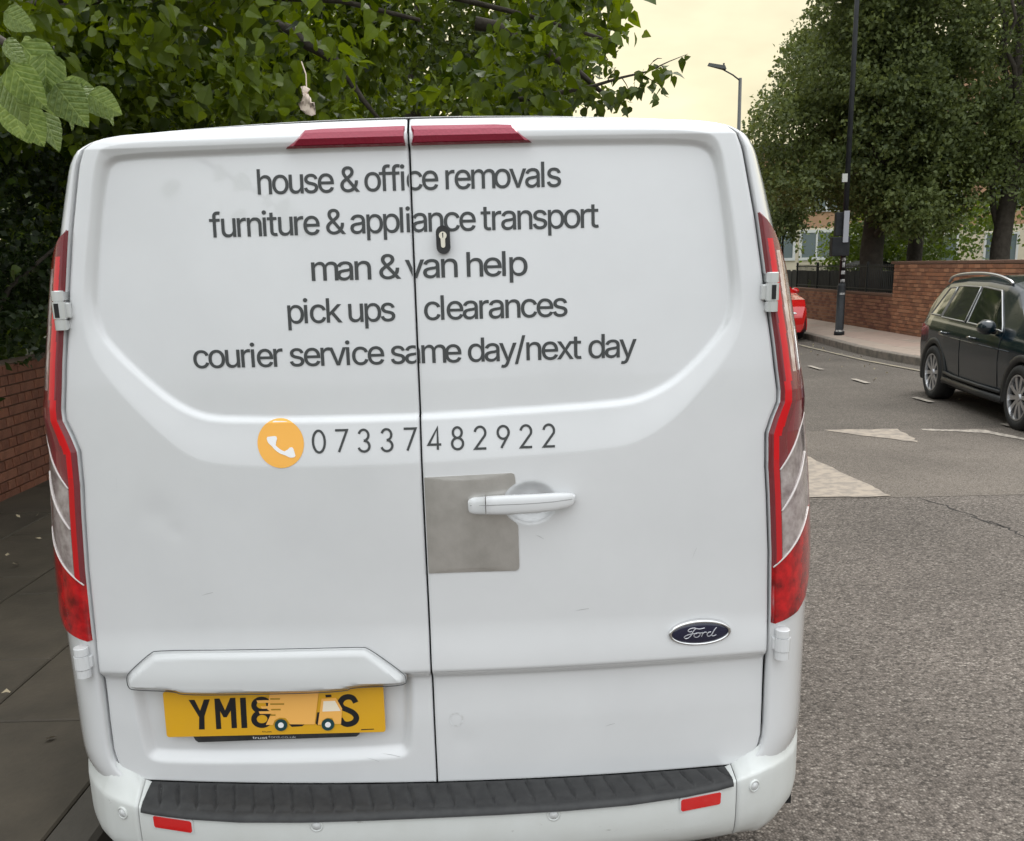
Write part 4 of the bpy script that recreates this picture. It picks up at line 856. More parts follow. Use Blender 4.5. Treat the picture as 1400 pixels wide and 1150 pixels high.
# ------------------------------------------------------------ ground materials
def asphalt(name, c1, c2, chip, scale=150., bumpd=.006, patch=True):
    m = bpy.data.materials.new(name); m.use_nodes = True; t = m.node_tree; b = t.nodes['Principled BSDF']
    b.inputs['Roughness'].default_value = .85; b.inputs['Specular IOR Level'].default_value = .3
    tcn = t.nodes.new('ShaderNodeTexCoord'); O = tcn.outputs['Object']; L = t.links.new
    vo = t.nodes.new('ShaderNodeTexVoronoi'); vo.inputs['Scale'].default_value = scale; L(O, vo.inputs['Vector'])
    vo.inputs['Randomness'].default_value = 1
    n1 = t.nodes.new('ShaderNodeTexNoise'); n1.inputs['Scale'].default_value = 45; n1.inputs['Detail'].default_value = 6; L(O, n1.inputs['Vector'])
    n2 = t.nodes.new('ShaderNodeTexNoise'); n2.inputs['Scale'].default_value = .9; n2.inputs['Detail'].default_value = 7; n2.inputs['Roughness'].default_value = .6; L(O, n2.inputs['Vector'])
    sx = t.nodes.new('ShaderNodeSeparateColor'); L(vo.outputs['Color'], sx.inputs[0])
    r1 = t.nodes.new('ShaderNodeValToRGB'); e = r1.color_ramp.elements
    e[0].position = 0; e[0].color = (*[c * .45 for c in c1], 1); e[1].position = 1; e[1].color = (*chip, 1)
    q = e.new(.35); q.color = (*c1, 1); q = e.new(.82); q.color = (*c2, 1)
    L(sx.outputs[0], r1.inputs[0])
    mr = t.nodes.new('ShaderNodeMapRange'); mr.inputs['From Min'].default_value = .3; mr.inputs['From Max'].default_value = .7; mr.inputs['To Min'].default_value = .82; mr.inputs['To Max'].default_value = 1.18
    L(n2.outputs[0], mr.inputs['Value'])
    ms = t.nodes.new('ShaderNodeVectorMath'); ms.operation = 'SCALE'; L(r1.outputs[0], ms.inputs[0]); L(mr.outputs[0], ms.inputs['Scale'])
    mr2 = t.nodes.new('ShaderNodeMapRange'); mr2.inputs['From Min'].default_value = .0; mr2.inputs['From Max'].default_value = .5; mr2.inputs['To Min'].default_value = 1.1; mr2.inputs['To Max'].default_value = .55
    L(vo.outputs['Distance'], mr2.inputs['Value'])
    ms2 = t.nodes.new('ShaderNodeVectorMath'); ms2.operation = 'SCALE'; L(ms.outputs[0], ms2.inputs[0]); L(mr2.outputs[0], ms2.inputs['Scale'])
    L(ms2.outputs[0], b.inputs['Base Color'])
    inv = t.nodes.new('ShaderNodeMath'); inv.operation = 'SUBTRACT'; inv.inputs[0].default_value = 1; L(vo.outputs['Distance'], inv.inputs[1])
    ad = t.nodes.new('ShaderNodeMath'); ad.operation = 'MULTIPLY_ADD'; L(n1.outputs[0], ad.inputs[0]); ad.inputs[1].default_value = .9; L(inv.outputs[0], ad.inputs[2])
    bp_ = t.nodes.new('ShaderNodeBump'); bp_.inputs['Strength'].default_value = 1; bp_.inputs['Distance'].default_value = bumpd
    L(ad.outputs[0], bp_.inputs['Height']); L(bp_.outputs[0], b.inputs['Normal'])
    return m
A_NEAR = asphalt('coarse_asphalt', (.185, .157, .134), (.25, .214, .187), (.39, .345, .30), 95, .005)
A_SMOOTH = asphalt('smooth_asphalt', (.23, .195, .160), (.28, .24, .205), (.36, .315, .275), 150, .003)
A_FAR = asphalt('far_asphalt', (.185, .157, .130), (.235, .205, .175), (.31, .275, .24), 120, .004)
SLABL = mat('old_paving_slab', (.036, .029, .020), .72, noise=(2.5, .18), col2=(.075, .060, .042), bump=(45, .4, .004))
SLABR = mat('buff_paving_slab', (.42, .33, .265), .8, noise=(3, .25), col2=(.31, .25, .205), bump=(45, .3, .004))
JOINT = mat('paving_joint', (.05, .043, .034), .95)
KERB = mat('kerb_stone_grey', (.30, .25, .205), .8, noise=(7, .25), col2=(.11, .10, .085), bump=(60, .4, .004))
PAINTM = mat('worn_road_paint', (.37, .31, .25), .85, noise=(11, .07), col2=(.265, .228, .192), bump=(90, .5, .003))
PAINT2 = mat('pale_road_paint', (.44, .39, .33), .85, noise=(22, .08), col2=(.25, .22, .19), bump=(90, .5, .003))
SOIL = mat('soil_ground', (.06, .052, .035), .95, noise=(1.2, .25), col2=(.05, .065, .025))
LAWN = mat('lawn_green', (.085, .15, .03), .9, noise=(3, .25), col2=(.055, .10, .02), bump=(30, .6, .03))

def sheet(name, x0, x1, y0, y1, z, m, kind='structure'):
    o = G().add([(x0, y0, z), (x1, y0, z), (x1, y1, z), (x0, y1, z)], [(0, 1, 2, 3)]).ob(name, m); o['kind'] = kind; return o
sheet('ground', -300, 300, -120, 500, -.02, SOIL)
sheet('road', -1.22, 8.0, -30, 400, 0.0, A_FAR)
sheet('road_surface', -1.22, 8.0, -12, 4.78, .004, A_NEAR)
# raised table across the street: smoother asphalt with a straight joint on the near side
o = G().add([(-1.2, 4.80, .006), (7.3, 4.72, .006), (7.3, 7.45, .008), (-1.2, 7.85, .008)], [(0, 1, 2, 3)]).ob('speed_table', A_SMOOTH); o['kind'] = 'structure'
def flat(name, pts, z, m, label=None, cat=None):
    o = G().add([(x, y, z) for x, y in pts], [tuple(range(len(pts)))]).ob(name, m)
    if cat: tag(o, label, cat)
    else: o['kind'] = 'structure'
    return o
def ragged(pts, amp=.03, n=6):
    out_ = []
    for i in range(len(pts)):
        a, b = pts[i], pts[(i + 1) % len(pts)]
        for k in range(n):
            t = k / n; j = amp if k else 0
            out_.append((a[0] + (b[0] - a[0]) * t + random.uniform(-j, j) * .5, a[1] + (b[1] - a[1]) * t + random.uniform(-j, j)))
    return out_
flat('road_marking', ragged([(1.95, 4.83), (2.93, 4.80), (2.88, 5.35), (2.80, 6.30), (2.55, 7.2), (2.3, 6.4)], .035), .012, PAINTM, 'large worn cream triangle painted on the road, its point beside the van', 'road marking')
flat('road_marking', ragged([(3.35, 7.70), (4.07, 7.64), (4.02, 7.15), (3.97, 6.85), (3.74, 7.15)], .03), .012, PAINTM, 'smaller worn cream triangle at the far edge of the raised table', 'road marking')
flat('road_marking', ragged([(4.28, 7.60), (4.86, 7.45), (5.04, 6.75), (5.00, 6.60), (4.80, 7.25), (4.28, 7.53)], .02), .012, PAINT2, 'thin bent cream line on the road in front of the dark estate car', 'road marking')
for k, (y0, y1) in enumerate(((13.25, 13.85), (11.38, 11.92), (9.42, 9.88), (7.33, 7.76))):
    o = flat('bay_dash', ragged([(5.02 + .05 * k, y0), (5.10 + .05 * k, y0), (5.08 + .05 * k, y1), (5.00 + .05 * k, y1)], .006, 4), .016 if k < 3 else .017, PAINT2,
             ['farthest white bay dash, nearest the red car', 'white bay dash between the farthest one and the rear wheel of the dark car', 'white bay dash beside the rear wheel of the dark car', 'nearest white bay dash by the front wheel of the dark car'][k], 'road marking')
    o['group'] = 'short white bay dashes on the road'
o = flat('gutter_line', ragged([(5.97, 30), (6.05, 30), (6.12, 17.2), (6.22, 14.5), (6.42, 12.8), (6.5, 11.5), (6.42, 11.5), (6.34, 12.8), (6.14, 14.5), (6.04, 17.2)], .01), .012, mat('faded_yellow_line', (.34, .29, .20), .85, noise=(6, .12), col2=(.24, .21, .175)), 'faded yellow line running along the far kerb', 'road marking')
# crack wandering away from the joint
g = G(); px_, py_ = 3.20, 4.76; prev = None
CRK = mat('asphalt_crack', (.018, .016, .014), .95)
for br in range(2):
    px_, py_ = (3.10, 4.74) if br == 0 else (3.22, 4.2); pts = []
    for k in range(34 if br == 0 else 16):
        pts.append((px_, py_, random.uniform(.003, .011) if k else .002)); px_ += random.uniform(-.03, .045) if br == 0 else random.uniform(.0, .05); py_ -= random.uniform(.035, .075)
    for k in range(len(pts) - 1):
        if random.random() < .14: continue
        a, b = pts[k], pts[k + 1]
        g.add([(a[0] - a[2], a[1], .0052), (a[0] + a[2], a[1], .0052), (b[0] + b[2], b[1], .0052), (b[0] - b[2], b[1], .0052)], [(0, 1, 2, 3)])
o = g.ob('road_crack', CRK); o['kind'] = 'structure'

# pavements with their own slabs and kerb stones
def slab_mesh(name, lx, ly, h, m, bw=.006):
    g = G().box((0, 0, 0), (lx, ly, h)); me = bpy.data.meshes.new(name); me.from_pydata(g.v, [], g.f); me.materials.append(m)
    bm = bmesh.new(); bm.from_mesh(me); bmesh.ops.bevel(bm, geom=[e_ for e_ in bm.edges if all(v.co.z > h * .5 for v in e_.verts)], offset=bw, segments=1, affect='EDGES'); bm.to_mesh(me); bm.free(); return me
def inst(name, me, parent, loc, rz=0, rx=0, ry=0):
    o = bpy.data.objects.new(name, me); C.objects.link(o); o.parent = parent; o.location = loc; o.rotation_euler = (rx, ry, rz); return o
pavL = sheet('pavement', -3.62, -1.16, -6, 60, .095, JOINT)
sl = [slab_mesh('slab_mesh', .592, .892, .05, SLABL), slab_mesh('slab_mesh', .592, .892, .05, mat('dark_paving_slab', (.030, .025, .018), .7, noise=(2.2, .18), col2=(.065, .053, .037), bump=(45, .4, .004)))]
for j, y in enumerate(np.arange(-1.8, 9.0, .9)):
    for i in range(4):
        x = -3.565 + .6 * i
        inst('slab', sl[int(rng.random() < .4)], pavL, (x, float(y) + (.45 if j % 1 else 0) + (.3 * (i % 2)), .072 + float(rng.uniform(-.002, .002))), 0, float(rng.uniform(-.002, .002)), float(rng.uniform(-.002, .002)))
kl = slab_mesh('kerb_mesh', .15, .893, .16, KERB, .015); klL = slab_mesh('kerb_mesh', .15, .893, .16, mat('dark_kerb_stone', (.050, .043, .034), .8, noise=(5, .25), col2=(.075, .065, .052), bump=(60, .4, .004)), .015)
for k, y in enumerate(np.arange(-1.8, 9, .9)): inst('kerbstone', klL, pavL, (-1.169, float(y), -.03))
# right pavement follows the kerb
KX = [(6.66, 60), (6.64, 19), (6.50, 15.6), (6.57, 14.6), (6.68, 13.5), (6.9, 12.6), (7.3, 11.8), (7.45, 11.0), (7.45, -10)]
kx = lambda y: float(np.interp(-y, [-a[1] for a in KX], [a[0] for a in KX]))
ys = np.concatenate([np.arange(-10, 10, 2.), np.arange(10, 20, .3), np.arange(20, 60, 4.)])
g = G().grid([[(kx(y) + .1, y, .10) for y in ys], [(8.7, y, .10) for y in ys]]); pavR = g.ob('pavement', JOINT); pavR['kind'] = 'structure'
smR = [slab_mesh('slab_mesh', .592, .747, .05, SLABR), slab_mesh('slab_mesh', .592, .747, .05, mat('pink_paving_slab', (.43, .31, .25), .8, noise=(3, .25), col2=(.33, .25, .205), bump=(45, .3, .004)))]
for y in np.arange(9.6, 25, .755):
    for i in range(4):
        x = 8.35 - .6 * (i + 1)
        if x > kx(y) + .13 and x > kx(y + .75) + .13: inst('slab', smR[int(rng.random() < .45)], pavR, (x, float(y), .078 + float(rng.uniform(-.003, .003))), 0, float(rng.uniform(-.003, .003)), float(rng.uniform(-.003, .003)))
        elif x > kx(y) - .4:
            inst('slab', smR[0], pavR, (max(kx(y), kx(y + .75)) + .14, float(y), .071 + .001 * i))
y = 26.
while y > 10.8:
    x0, x1 = kx(y), kx(y - .9); a = math.atan2(x0 - x1, .9)
    inst('kerbstone', kl, pavR, (x1, y - .9, -.03), -a); y -= .9

# ------------------------------------------------------------ brick walls
def brick_wall(root_name, label, x, y0, y1, z0, z1, side, bm_list, mortar, fine=None, coping=True, body_y=None, thick=.22, mult=1.):
    """side=-1: the face looks to -x; bricks stand proud of the mortar body"""
    t = thing(root_name, label, 'wall', (x, y0, 0))
    by0, by1 = body_y or (y0, y1)
    xa, xb = (x + .008, x + thick) if side < 0 else (x - thick, x - .008)
    G().box((xa, by0, z0 - .1), (xb, by1, z1 - .002)).ob('wall_body', mortar, t)
    return t
BR = [mat('red_brick_%s' % n, c, .85, noise=(18, .22), col2=tuple(k * .55 for k in c), bump=(90, .7, .008)) for n, c in (('warm', (.25, .092, .052)), ('dark', (.20, .074, .044)), ('pale', (.27, .108, .064)), ('brown', (.22, .086, .052)))]
MORT = mat('mortar', (.13, .085, .06), .95, noise=(6, .2), col2=(.09, .06, .045))
BR2 = [mat('orange_brick_%s' % n, c, .85, noise=(30, .25), col2=tuple(k * .78 for k in c)) for n, c in (('warm', (.38, .165, .085)), ('dark', (.27, .12, .066)), ('pale', (.46, .22, .12)), ('brown', (.31, .145, .082)))]
MORT2 = mat('pale_mortar', (.27, .21, .16), .95)
def brick_mesh(l, m, d=.03):
    me = slab_mesh('brick_mesh', d, l, .063, m, .003); return me
def lay(parent, x, y0, y1, z0, n, mats_, side, cap=300, key=None, bond=0):
    """individual bricks; returns the spare ones as one joined mesh"""
    st = [brick_mesh(.215, m) for m in mats_]; hd_ = [brick_mesh(.1025, m) for m in mats_]
    L = []
    for c in range(n):
        z = z0 + .075 * c; hdr = (c % 2 == 1) if bond == 1 else False
        l = .1025 if hdr else .215; stp = l + .010; y = y0 - (stp / 2 if c % 2 else 0)
        while y < y1:
            a, b = max(y, y0), min(y + l, y1)
            if b - a > .03: L.append((a, b - a, z, l, c))
            y += stp
    if key: L.sort(key=key)
    px = parent.location.x; py = parent.location.y
    for a, l, z, full, c in L[:cap]:
        me = (hd_ if full < .2 else st)[int(rng.integers(len(mats_)))]
        o = inst('brick', me, parent, (x - px + (0 if side < 0 else -.03) + float(rng.uniform(-.0025, .0025)), a - py, z)); o.scale = (1, l / full, 1)
    if L[cap:]:
        g = G()
        for a, l, z, full, c in L[cap:]:
            dx = float(rng.uniform(-.002, .002)); x0 = x if side < 0 else x - .03
            g.box((x0 - px + dx, a - py, z), (x0 + .03 - px + dx, a + l - py, z + .063))
        me = bpy.data.meshes.new('bricks'); me.from_pydata(g.v, [], g.f)
        for m in mats_: me.materials.append(m)
        idx = np.repeat(rng.integers(0, len(mats_), len(L[cap:])), 6); me.polygons.foreach_set('material_index', idx.astype(np.int32))
        o = bpy.data.objects.new('brickwork', me); C.objects.link(o); o.parent = parent; o['kind'] = 'stuff'
wl = brick_wall('brick_wall', 'low red brick wall at the back of the left pavement under the bushes', -3.52, 1.0, 30, .1, 1.08, 1, BR, MORT)
lay(wl, -3.505, 3.6, 9.5, .105, 13, BR, 1, 300, key=lambda b: abs(b[0] - 5.0), bond=1)
wr = brick_wall('brick_wall', 'tall orange brick wall behind the dark estate car', 8.42, 6.0, 19.35, .1, 1.56, -1, BR2, MORT2)
lay(wr, 8.41, 13.2, 19.34, .105, 19, BR2, -1, 300, key=lambda b: abs(b[0] - 17.6))
wr2 = brick_wall('brick_wall', 'low brick wall carrying the black railings behind the street pole', 8.44, 19.36, 27.2, .1, .86, -1, BR2, MORT2)
lay(wr2, 8.43, 19.37, 27.2, .105, 10, [BR2[1], BR2[3], BR[3]], -1, 300, key=lambda b: b[0])
cp = slab_mesh('coping_mesh', .26, .44, .05, mat('coping_brick', (.19, .10, .065), .85, noise=(12, .25), col2=(.13, .075, .05)), .006)
for y in np.arange(19.4, 27.0, .45): inst('coping', cp, wr2, (-.01, float(y) - 19.36, .86))
for y in np.arange(11.0, 19.2, .45): inst('coping', cp, wr, (-.012, float(y) - 6.0, 1.535))
# railings on the low wall
BLK = mat('black_iron', (.012, .013, .013), .5)
rl = thing('railings', 'black iron railings on top of the low brick wall beside the street pole', 'railings', (8.56, 19.45, .91))
for z in (.06, .56): G().box((8.545, 19.45, .91 + z), (8.575, 27.1, .935 + z)).ob('rail', BLK, rl)
bar_m = bpy.data.meshes.new('bar_mesh'); g = G().tube([(0, 0, 0), (0, 0, .62)], .010, 5); bar_m.from_pydata(g.v, [], g.f); bar_m.materials.append(BLK)
for k in range(68): inst('bar', bar_m, rl, (0, .06 + k * .112, 0))
post_m = bpy.data.meshes.new('post_mesh'); g = G().box((-.025, -.025, 0), (.025, .025, .68)); post_m.from_pydata(g.v, [], g.f); post_m.materials.append(BLK)
for k in range(5): inst('post', post_m, rl, (0, .02 + k * 1.88, 0))

# ------------------------------------------------------------ street pole, far lamp
PB = mat('pole_black', (.008, .009, .011), .5, spec=.3, noise=(8, .2), col2=(.02, .022, .024))
GREYM = mat('galvanised_grey', (.20, .20, .20), .5, metal=.4)
pole = thing('lamp_post', 'tall black lamp post with dark boxes and white stickers on the far pavement', 'lamp post', (7.12, 18.75, .12))
bx_, by_ = 7.12, 18.75
G().tube([(bx_, by_, .12), (bx_, by_, .20), (bx_, by_, .201), (bx_, by_, 1.12), (bx_, by_, 1.18)], [.105, .105, .085, .085, .06], 16).ob('base_column', PB, pole, True)
G().tube([(bx_, by_, 1.15), (bx_, by_, 5), (bx_, by_, 9.0)], [.056, .050, .040], 14).ob('shaft', PB, pole, True)
G().tube([(bx_, by_, 9.0), (bx_ - .3, by_, 9.25), (bx_ - 1.1, by_, 9.35)], .028, 8).ob('arm', PB, pole, True)
o = G().box((bx_ - 1.75, by_ - .12, 9.30), (bx_ - 1.1, by_ + .12, 9.42)).ob('lantern', PB, pole); bevel(o, .03)
o = G().box((bx_ - .31, by_ - .22, 1.72), (bx_ + .05, by_ - .05, 2.10)).ob('black_box', PB, pole); bevel(o, .015)
o = G().box((bx_ - .24, by_ - .18, 2.115), (bx_ - .09, by_ - .05, 2.58)).ob('upper_box', PB, pole); bevel(o, .012)
G().box((bx_ - .105, by_ - .255, 1.99), (bx_ - .0, by_ - .225, 2.60)).ob('grey_plate', mat('plate_grey', (.34, .35, .38), .5), pole)
G().box((bx_ - .13, by_ - .10, 3.16), (bx_ - .03, by_ - .06, 3.32)).ob('small_plate', mat('plate_white', (.55, .55, .52), .5), pole)
STK = mat('torn_sticker', (.62, .62, .60), .7, noise=(25, .12), col2=(.12, .12, .12))
g = G()
for z, w_, h in ((1.62, .045, .07), (1.50, .03, .10), (1.36, .045, .07), (1.20, .05, .06), (.20, .09, .035), (.95, .06, .04)):
    R_ = .0875 if z < 1.15 else .0605
    g.grid([[(bx_ + (R_ if z > .3 else .107) * math.sin(a), by_ - (R_ if z > .3 else .107) * math.cos(a), z + dz * h) for a in np.linspace(-w_ / R_, w_ / R_, 8)] for dz in (0, 1)])
g.ob('sticker', STK, pole)
lx, ly = 7.87, 31.9       # second lamp beyond
lamp = thing('street_lamp', 'distant grey street lamp with its flat head against the yellow sky', 'street lamp', (lx, ly, 0))
LG = mat('lamp_grey', (.09, .095, .09), .5)
def lampbuild(root, x, y, top, reach):
    G().tube([(x, y, 0), (x, y, 1.3), (x, y, 1.35), (x, y, top)], [.10, .10, .07, .055], 12).ob('column', LG, root, True)
    G().tube([(x, y, top - .08), (x - reach * .45, y - .1, top + .08), (x - reach, y - .2, top + .22)], .025, 8).ob('arm', LG, root, True)
    a = G().add([(x - reach - .55, y - .35, top + .33), (x - reach - .5, y - .1, top + .36), (x - reach + .06, y - .05, top + .22), (x - reach + .06, y - .35, top + .22),
                 (x - reach - .50, y - .33, top + .42), (x - reach - .46, y - .12, top + .44), (x - reach + .02, y - .08, top + .33), (x - reach + .02, y - .33, top + .33)],
                [(0, 3, 2, 1), (4, 5, 6, 7), (0, 1, 5, 4), (1, 2, 6, 5), (2, 3, 7, 6), (3, 0, 4, 7)]).ob('lantern', LG, root)
    G().tube([(x - reach, y - .2, top + .3), (x - reach, y - .2, top + .42)], .03, 8).ob('photocell', LG, root)
lampbuild(lamp, lx, ly, 7.36, .58)

# ------------------------------------------------------------ cars
def car(root, Lc, W, top, belt, arch, paintm, zs_=.28, glass=(), tint=None, wr=None, clad=None):
    """local frame: l along the car from tail (0) to nose (Lc); x across; -x side first"""
    top_l, top_z = zip(*top); belt_l, belt_z = zip(*belt); wl, ww = zip(*wr)
    T = lambda l: np.interp(l, top_l, top_z); Bt = lambda l: np.minimum(np.interp(l, belt_l, belt_z), T(l) - .02)
    Wd = lambda l: W / 2 * np.interp(l, wl, ww)
    def sec(l):
        t, b, w_ = float(T(l)), float(Bt(l)), float(Wd(l)); hh = max(0., t - b)
        k = min(1, hh / .5); wr_ = w_ * (.96 - .22 * k)
        pts = [(w_ * .90, zs_), (w_ * .965, zs_ + .07), (w_ * .985, .52 if b > .6 else b * .6), (w_, .68 if b > .75 else b * .8), (w_ * .995, b - .11), (w_ * .965, b - .03), (w_ * .945, b)]
        for q in (.25, .5, .75): pts.append((w_ * .945 + (wr_ - w_ * .945) * q, b + (hh - .07 * k) * q))
        pts += [(wr_, t - .07 * k), (wr_ * .93, t - .03 * k), (wr_ * .80, t - .008 * k), (wr_ * .5, t + .0), (0, t + .008 * k)]
        return pts
    ls = np.unique(np.concatenate([np.linspace(0, Lc, 150), top_l]))
    rows_ = []
    for l in ls:
        p = sec(l); rows_.append([(-x, l, z) for x, z in p] + [(x, l, z) for x, z in p[::-1][1:]])
    R_ = np.array(rows_); a, b = R_.shape[:2]
    # refine across so the arch cut-outs stay clean
    g = G(); 
    def up(Rr, n=4):
        out_ = []
        for j in range(Rr.shape[1] - 1):
            m_ = n if (j < 6 or j >= Rr.shape[1] - 7) else 2
            for k in range(m_): out_.append(Rr[:, j] * (1 - k / m_) + Rr[:, j + 1] * k / m_)
        out_.append(Rr[:, -1]); return np.stack(out_, 1)
    R2 = up(R_); a, b = R2.shape[:2]; g.v = [tuple(p) for p in R2.reshape(-1, 3).tolist()]
    for i in range(a - 1):
        for j in range(b - 1):
            c_ = (R2[i, j] + R2[i + 1, j + 1]) / 2
            if abs(c_[0]) > W * .36 and any((c_[1] - ay) ** 2 + (c_[2] - az) ** 2 < ar ** 2 for ay, az, ar in arch): continue
            g.f.append((i * b + j, (i + 1) * b + j, (i + 1) * b + j + 1, i * b + j + 1))
    g.f.append(tuple(range(b))); g.f.append(tuple((a - 1) * b + k for k in range(b))[::-1])
    bd = g.ob('body', paintm, root, True, world=False)
    try: bd.data.set_sharp_from_angle(angle=math.radians(42))
    except Exception: pass
    def GP(sg, l, v, o=.006):
        p = sec(l); x0, z0 = p[6]; x1, z1 = p[10]
        x = x0 + (x1 - x0) * v; z = z0 + (z1 - z0) * v; nx, nz = (z1 - z0), (x0 - x1); L_ = math.hypot(nx, nz) + 1e-6
        return (sg * (x + nx / L_ * o), l, z + nz / L_ * o)
    for nm, m_, lb0, lb1, lt0, lt1, v0, v1 in glass:
        for sg in (-1, 1):
            P_ = []
            for v in np.linspace(0, 1, 7):
                P_.append([GP(sg, (lb0 + (lb1 - lb0) * u) * (1 - v) + (lt0 + (lt1 - lt0) * u) * v, v0 + (v1 - v0) * v) for u in np.linspace(0, 1, 9)])
            G().grid(P_).ob(nm, m_, root, True, world=False)
            rim_ = [P_[0][k] for k in range(9)] + [P_[k][8] for k in range(1, 7)] + [P_[6][k] for k in range(7, -1, -1)] + [P_[k][0] for k in range(5, -1, -1)]
            G().tube(rim_, .011, 5, False).ob('window_trim', tint or BLACKPL, root, True, world=False)
    for ay, az, ar in arch:
        for sg in (-1, 1):
            w_ = float(Wd(ay))
            P_ = [[(sg * (w_ + dx), ay + rr * math.cos(t), max(zs_ - .02, az + rr * math.sin(t))) for t in np.linspace(-.25, math.pi + .25, 34)] for rr, dx in ((ar - .03, -.3), (ar - .03, -.02), (ar - .01, .012), (ar + .05, .010), (ar + .058, -.02))]
            G().grid(P_).ob('wheel_arch', clad or paintm, root, True, world=False)
    G().box((-W * .44, .12, .2), (W * .44, Lc - .12, .5)).ob('underbody', DARK, root, world=False)
    return sec, GP, T, Wd
SUVP = paint('dark_teal_paint', (.003, .011, .018), .25, .5)
YAW = math.radians(-4)
# local +y is the nose direction, so the car is turned to face the camera
suv = thing('estate_car', 'dark teal sport utility car parked facing us at the right edge of the frame', 'car', (6.18, 10.54, 0), math.pi + YAW); suv.scale = (.9, .9, .9)
CL = mat('car_cladding', (.022, .022, .022), .5)
sec, GP, T_, Wd_ = car(suv, 4.45, 1.84,
    top=[(0, .96), (.04, 1.05), (.22, 1.30), (.46, 1.52), (.62, 1.565), (1.2, 1.60), (1.9, 1.60), (2.5, 1.56), (2.75, 1.50), (3.1, 1.28), (3.42, 1.08), (3.55, 1.04), (4.1, .96), (4.35, .84), (4.45, .62)],
    belt=[(0, .96), (.4, 1.06), (1.2, 1.04), (2.5, 1.0), (3.3, .97), (4.45, .9)],
    arch=[(.86, .36, .40), (3.52, .36, .40)], paintm=SUVP, zs_=.26,
    glass=[('quarter_window', GLASS_D, .42, .86, .72, .98, .10, .88), ('rear_side_window', GLASS_P, .90, 1.72, 1.02, 1.74, .07, .90), ('front_side_window', GLASS_D, 1.80, 2.86, 1.80, 2.36, .07, .90)],
    tint=mat('silver_window_trim', (.5, .5, .5), .3, metal=.8), wr=[(0, .86), (.15, .93), (.6, .985), (1.2, 1), (3.2, 1), (3.9, .97), (4.25, .88), (4.45, .72)], clad=CL)
for ay in (.86, 3.52):
    for sg in (-1, 1): wheel(suv, sg * .915, ay, .355, sg, .23, .25, 10, world=False)
for sg in (-1, 1):
    rail = [(sg * x, l, z) for x, l, z in ((.66, .55, 1.525), (.665, .66, 1.585), (.67, 1.0, 1.625), (.67, 1.6, 1.642), (.665, 2.1, 1.620), (.655, 2.42, 1.565), (.65, 2.5, 1.53))]
    G().tube(spline(rail, 4), .019, 8).ob('roof_rail', ALLOY, suv, True, world=False)
    G().tube([(sg * (float(Wd_(l)) * .985 + .006), l, z) for l, z in ((1.30, .40), (1.6, .375), (2.4, .36), (3.05, .36))], .022, 8).ob('sill_trim', CL, suv, True, world=False)
    G().tube([(sg * (float(Wd_(l)) * .965 + .0), l, z) for l, z in ((1.26, .305), (2.4, .275), (3.1, .275))], .05, 8).ob('sill_cladding', CL, suv, True, world=False)
    for l in (1.12, 2.06):
        G().tube(spline([(sg * .905, l, .895), (sg * .955, l + .03, .90), (sg * .96, l + .15, .90), (sg * .91, l + .19, .895)], 4), .014, 8).ob('door_handle', SUVP, suv, True, world=False)
        G().tube([(sg * .962, l + .06, .912), (sg * .964, l + .13, .912)], .008, 6).ob('handle_strip', CHROME, suv, True, world=False)
    for pts in ([(.905, .98), (.92, .8), (.915, .5), (.90, .33)],):
        for l0 in (1.76, 2.92):
            G().tube([(sg * (float(Wd_(l0)) * k_ + .002), l0 + dl, z) for k_, z, dl in ((.95, 1.0, 0), (.995, .88, 0), (1.0, .7, 0), (.985, .5, 0), (.965, .34, .0))], .0035, 5).ob('door_gap', SEAL, suv, world=False)
    G().tube([(sg * (float(Wd_(l)) * .998 + .001), l, z) for l, z in ((.25, .905), (1.2, .86), (2.2, .835), (3.2, .82))], .006, 6).ob('body_crease', SUVP, suv, True, world=False)
    mr_ = G().grid([[(sg * (.985 + .10 * math.cos(t) * k), 2.72 + dy, 1.06 + .085 * math.sin(t) * k) for t in np.linspace(0, 2 * math.pi, 18)] for dy, k in ((-.09, .02), (-.088, .85), (-.05, 1.0), (.02, .98), (.08, .75), (.11, .3), (.115, .02))])
    mr_.ob('wing_mirror', SUVP, suv, True, world=False)
    G().tube([(sg * .88, 2.70, 1.0), (sg * .96, 2.71, 1.02)], .03, 8).ob('mirror_arm', BLACKPL, suv, True, world=False)
    P_ = [[(sg * (float(Wd_(4.12 + u * .25)) * (.97 - .0 * v) + .008 - .18 * u * 0), 4.02 + u * .3, .70 + .13 * v) for u in np.linspace(0, 1, 5)] for v in np.linspace(0, 1, 4)]
    G().grid(P_).ob('headlight', mat('headlight_glass', (.6, .62, .64), .1, coat=1), suv, True, world=False)
    P_ = [[(sg * (float(Wd_(.02 + u * .3)) * .985 + .006), .02 + u * .3, .80 + .14 * v + .03 * u) for u in np.linspace(0, 1, 5)] for v in np.linspace(0, 1, 3)]
    G().grid(P_).ob('tail_light', RED_DEEP, suv, True, world=False)
G().grid([[(x * (.60 + .07 * (1 - v)), 2.74 + .70 * (1 - v) + .004, 1.515 - .425 * (1 - v) + .02) for x in np.linspace(-1, 1, 7)] for v in np.linspace(0, 1, 6)]).ob('windscreen', mat('sky_glass', (.20, .24, .26), .08, coat=1), suv, True, world=False)

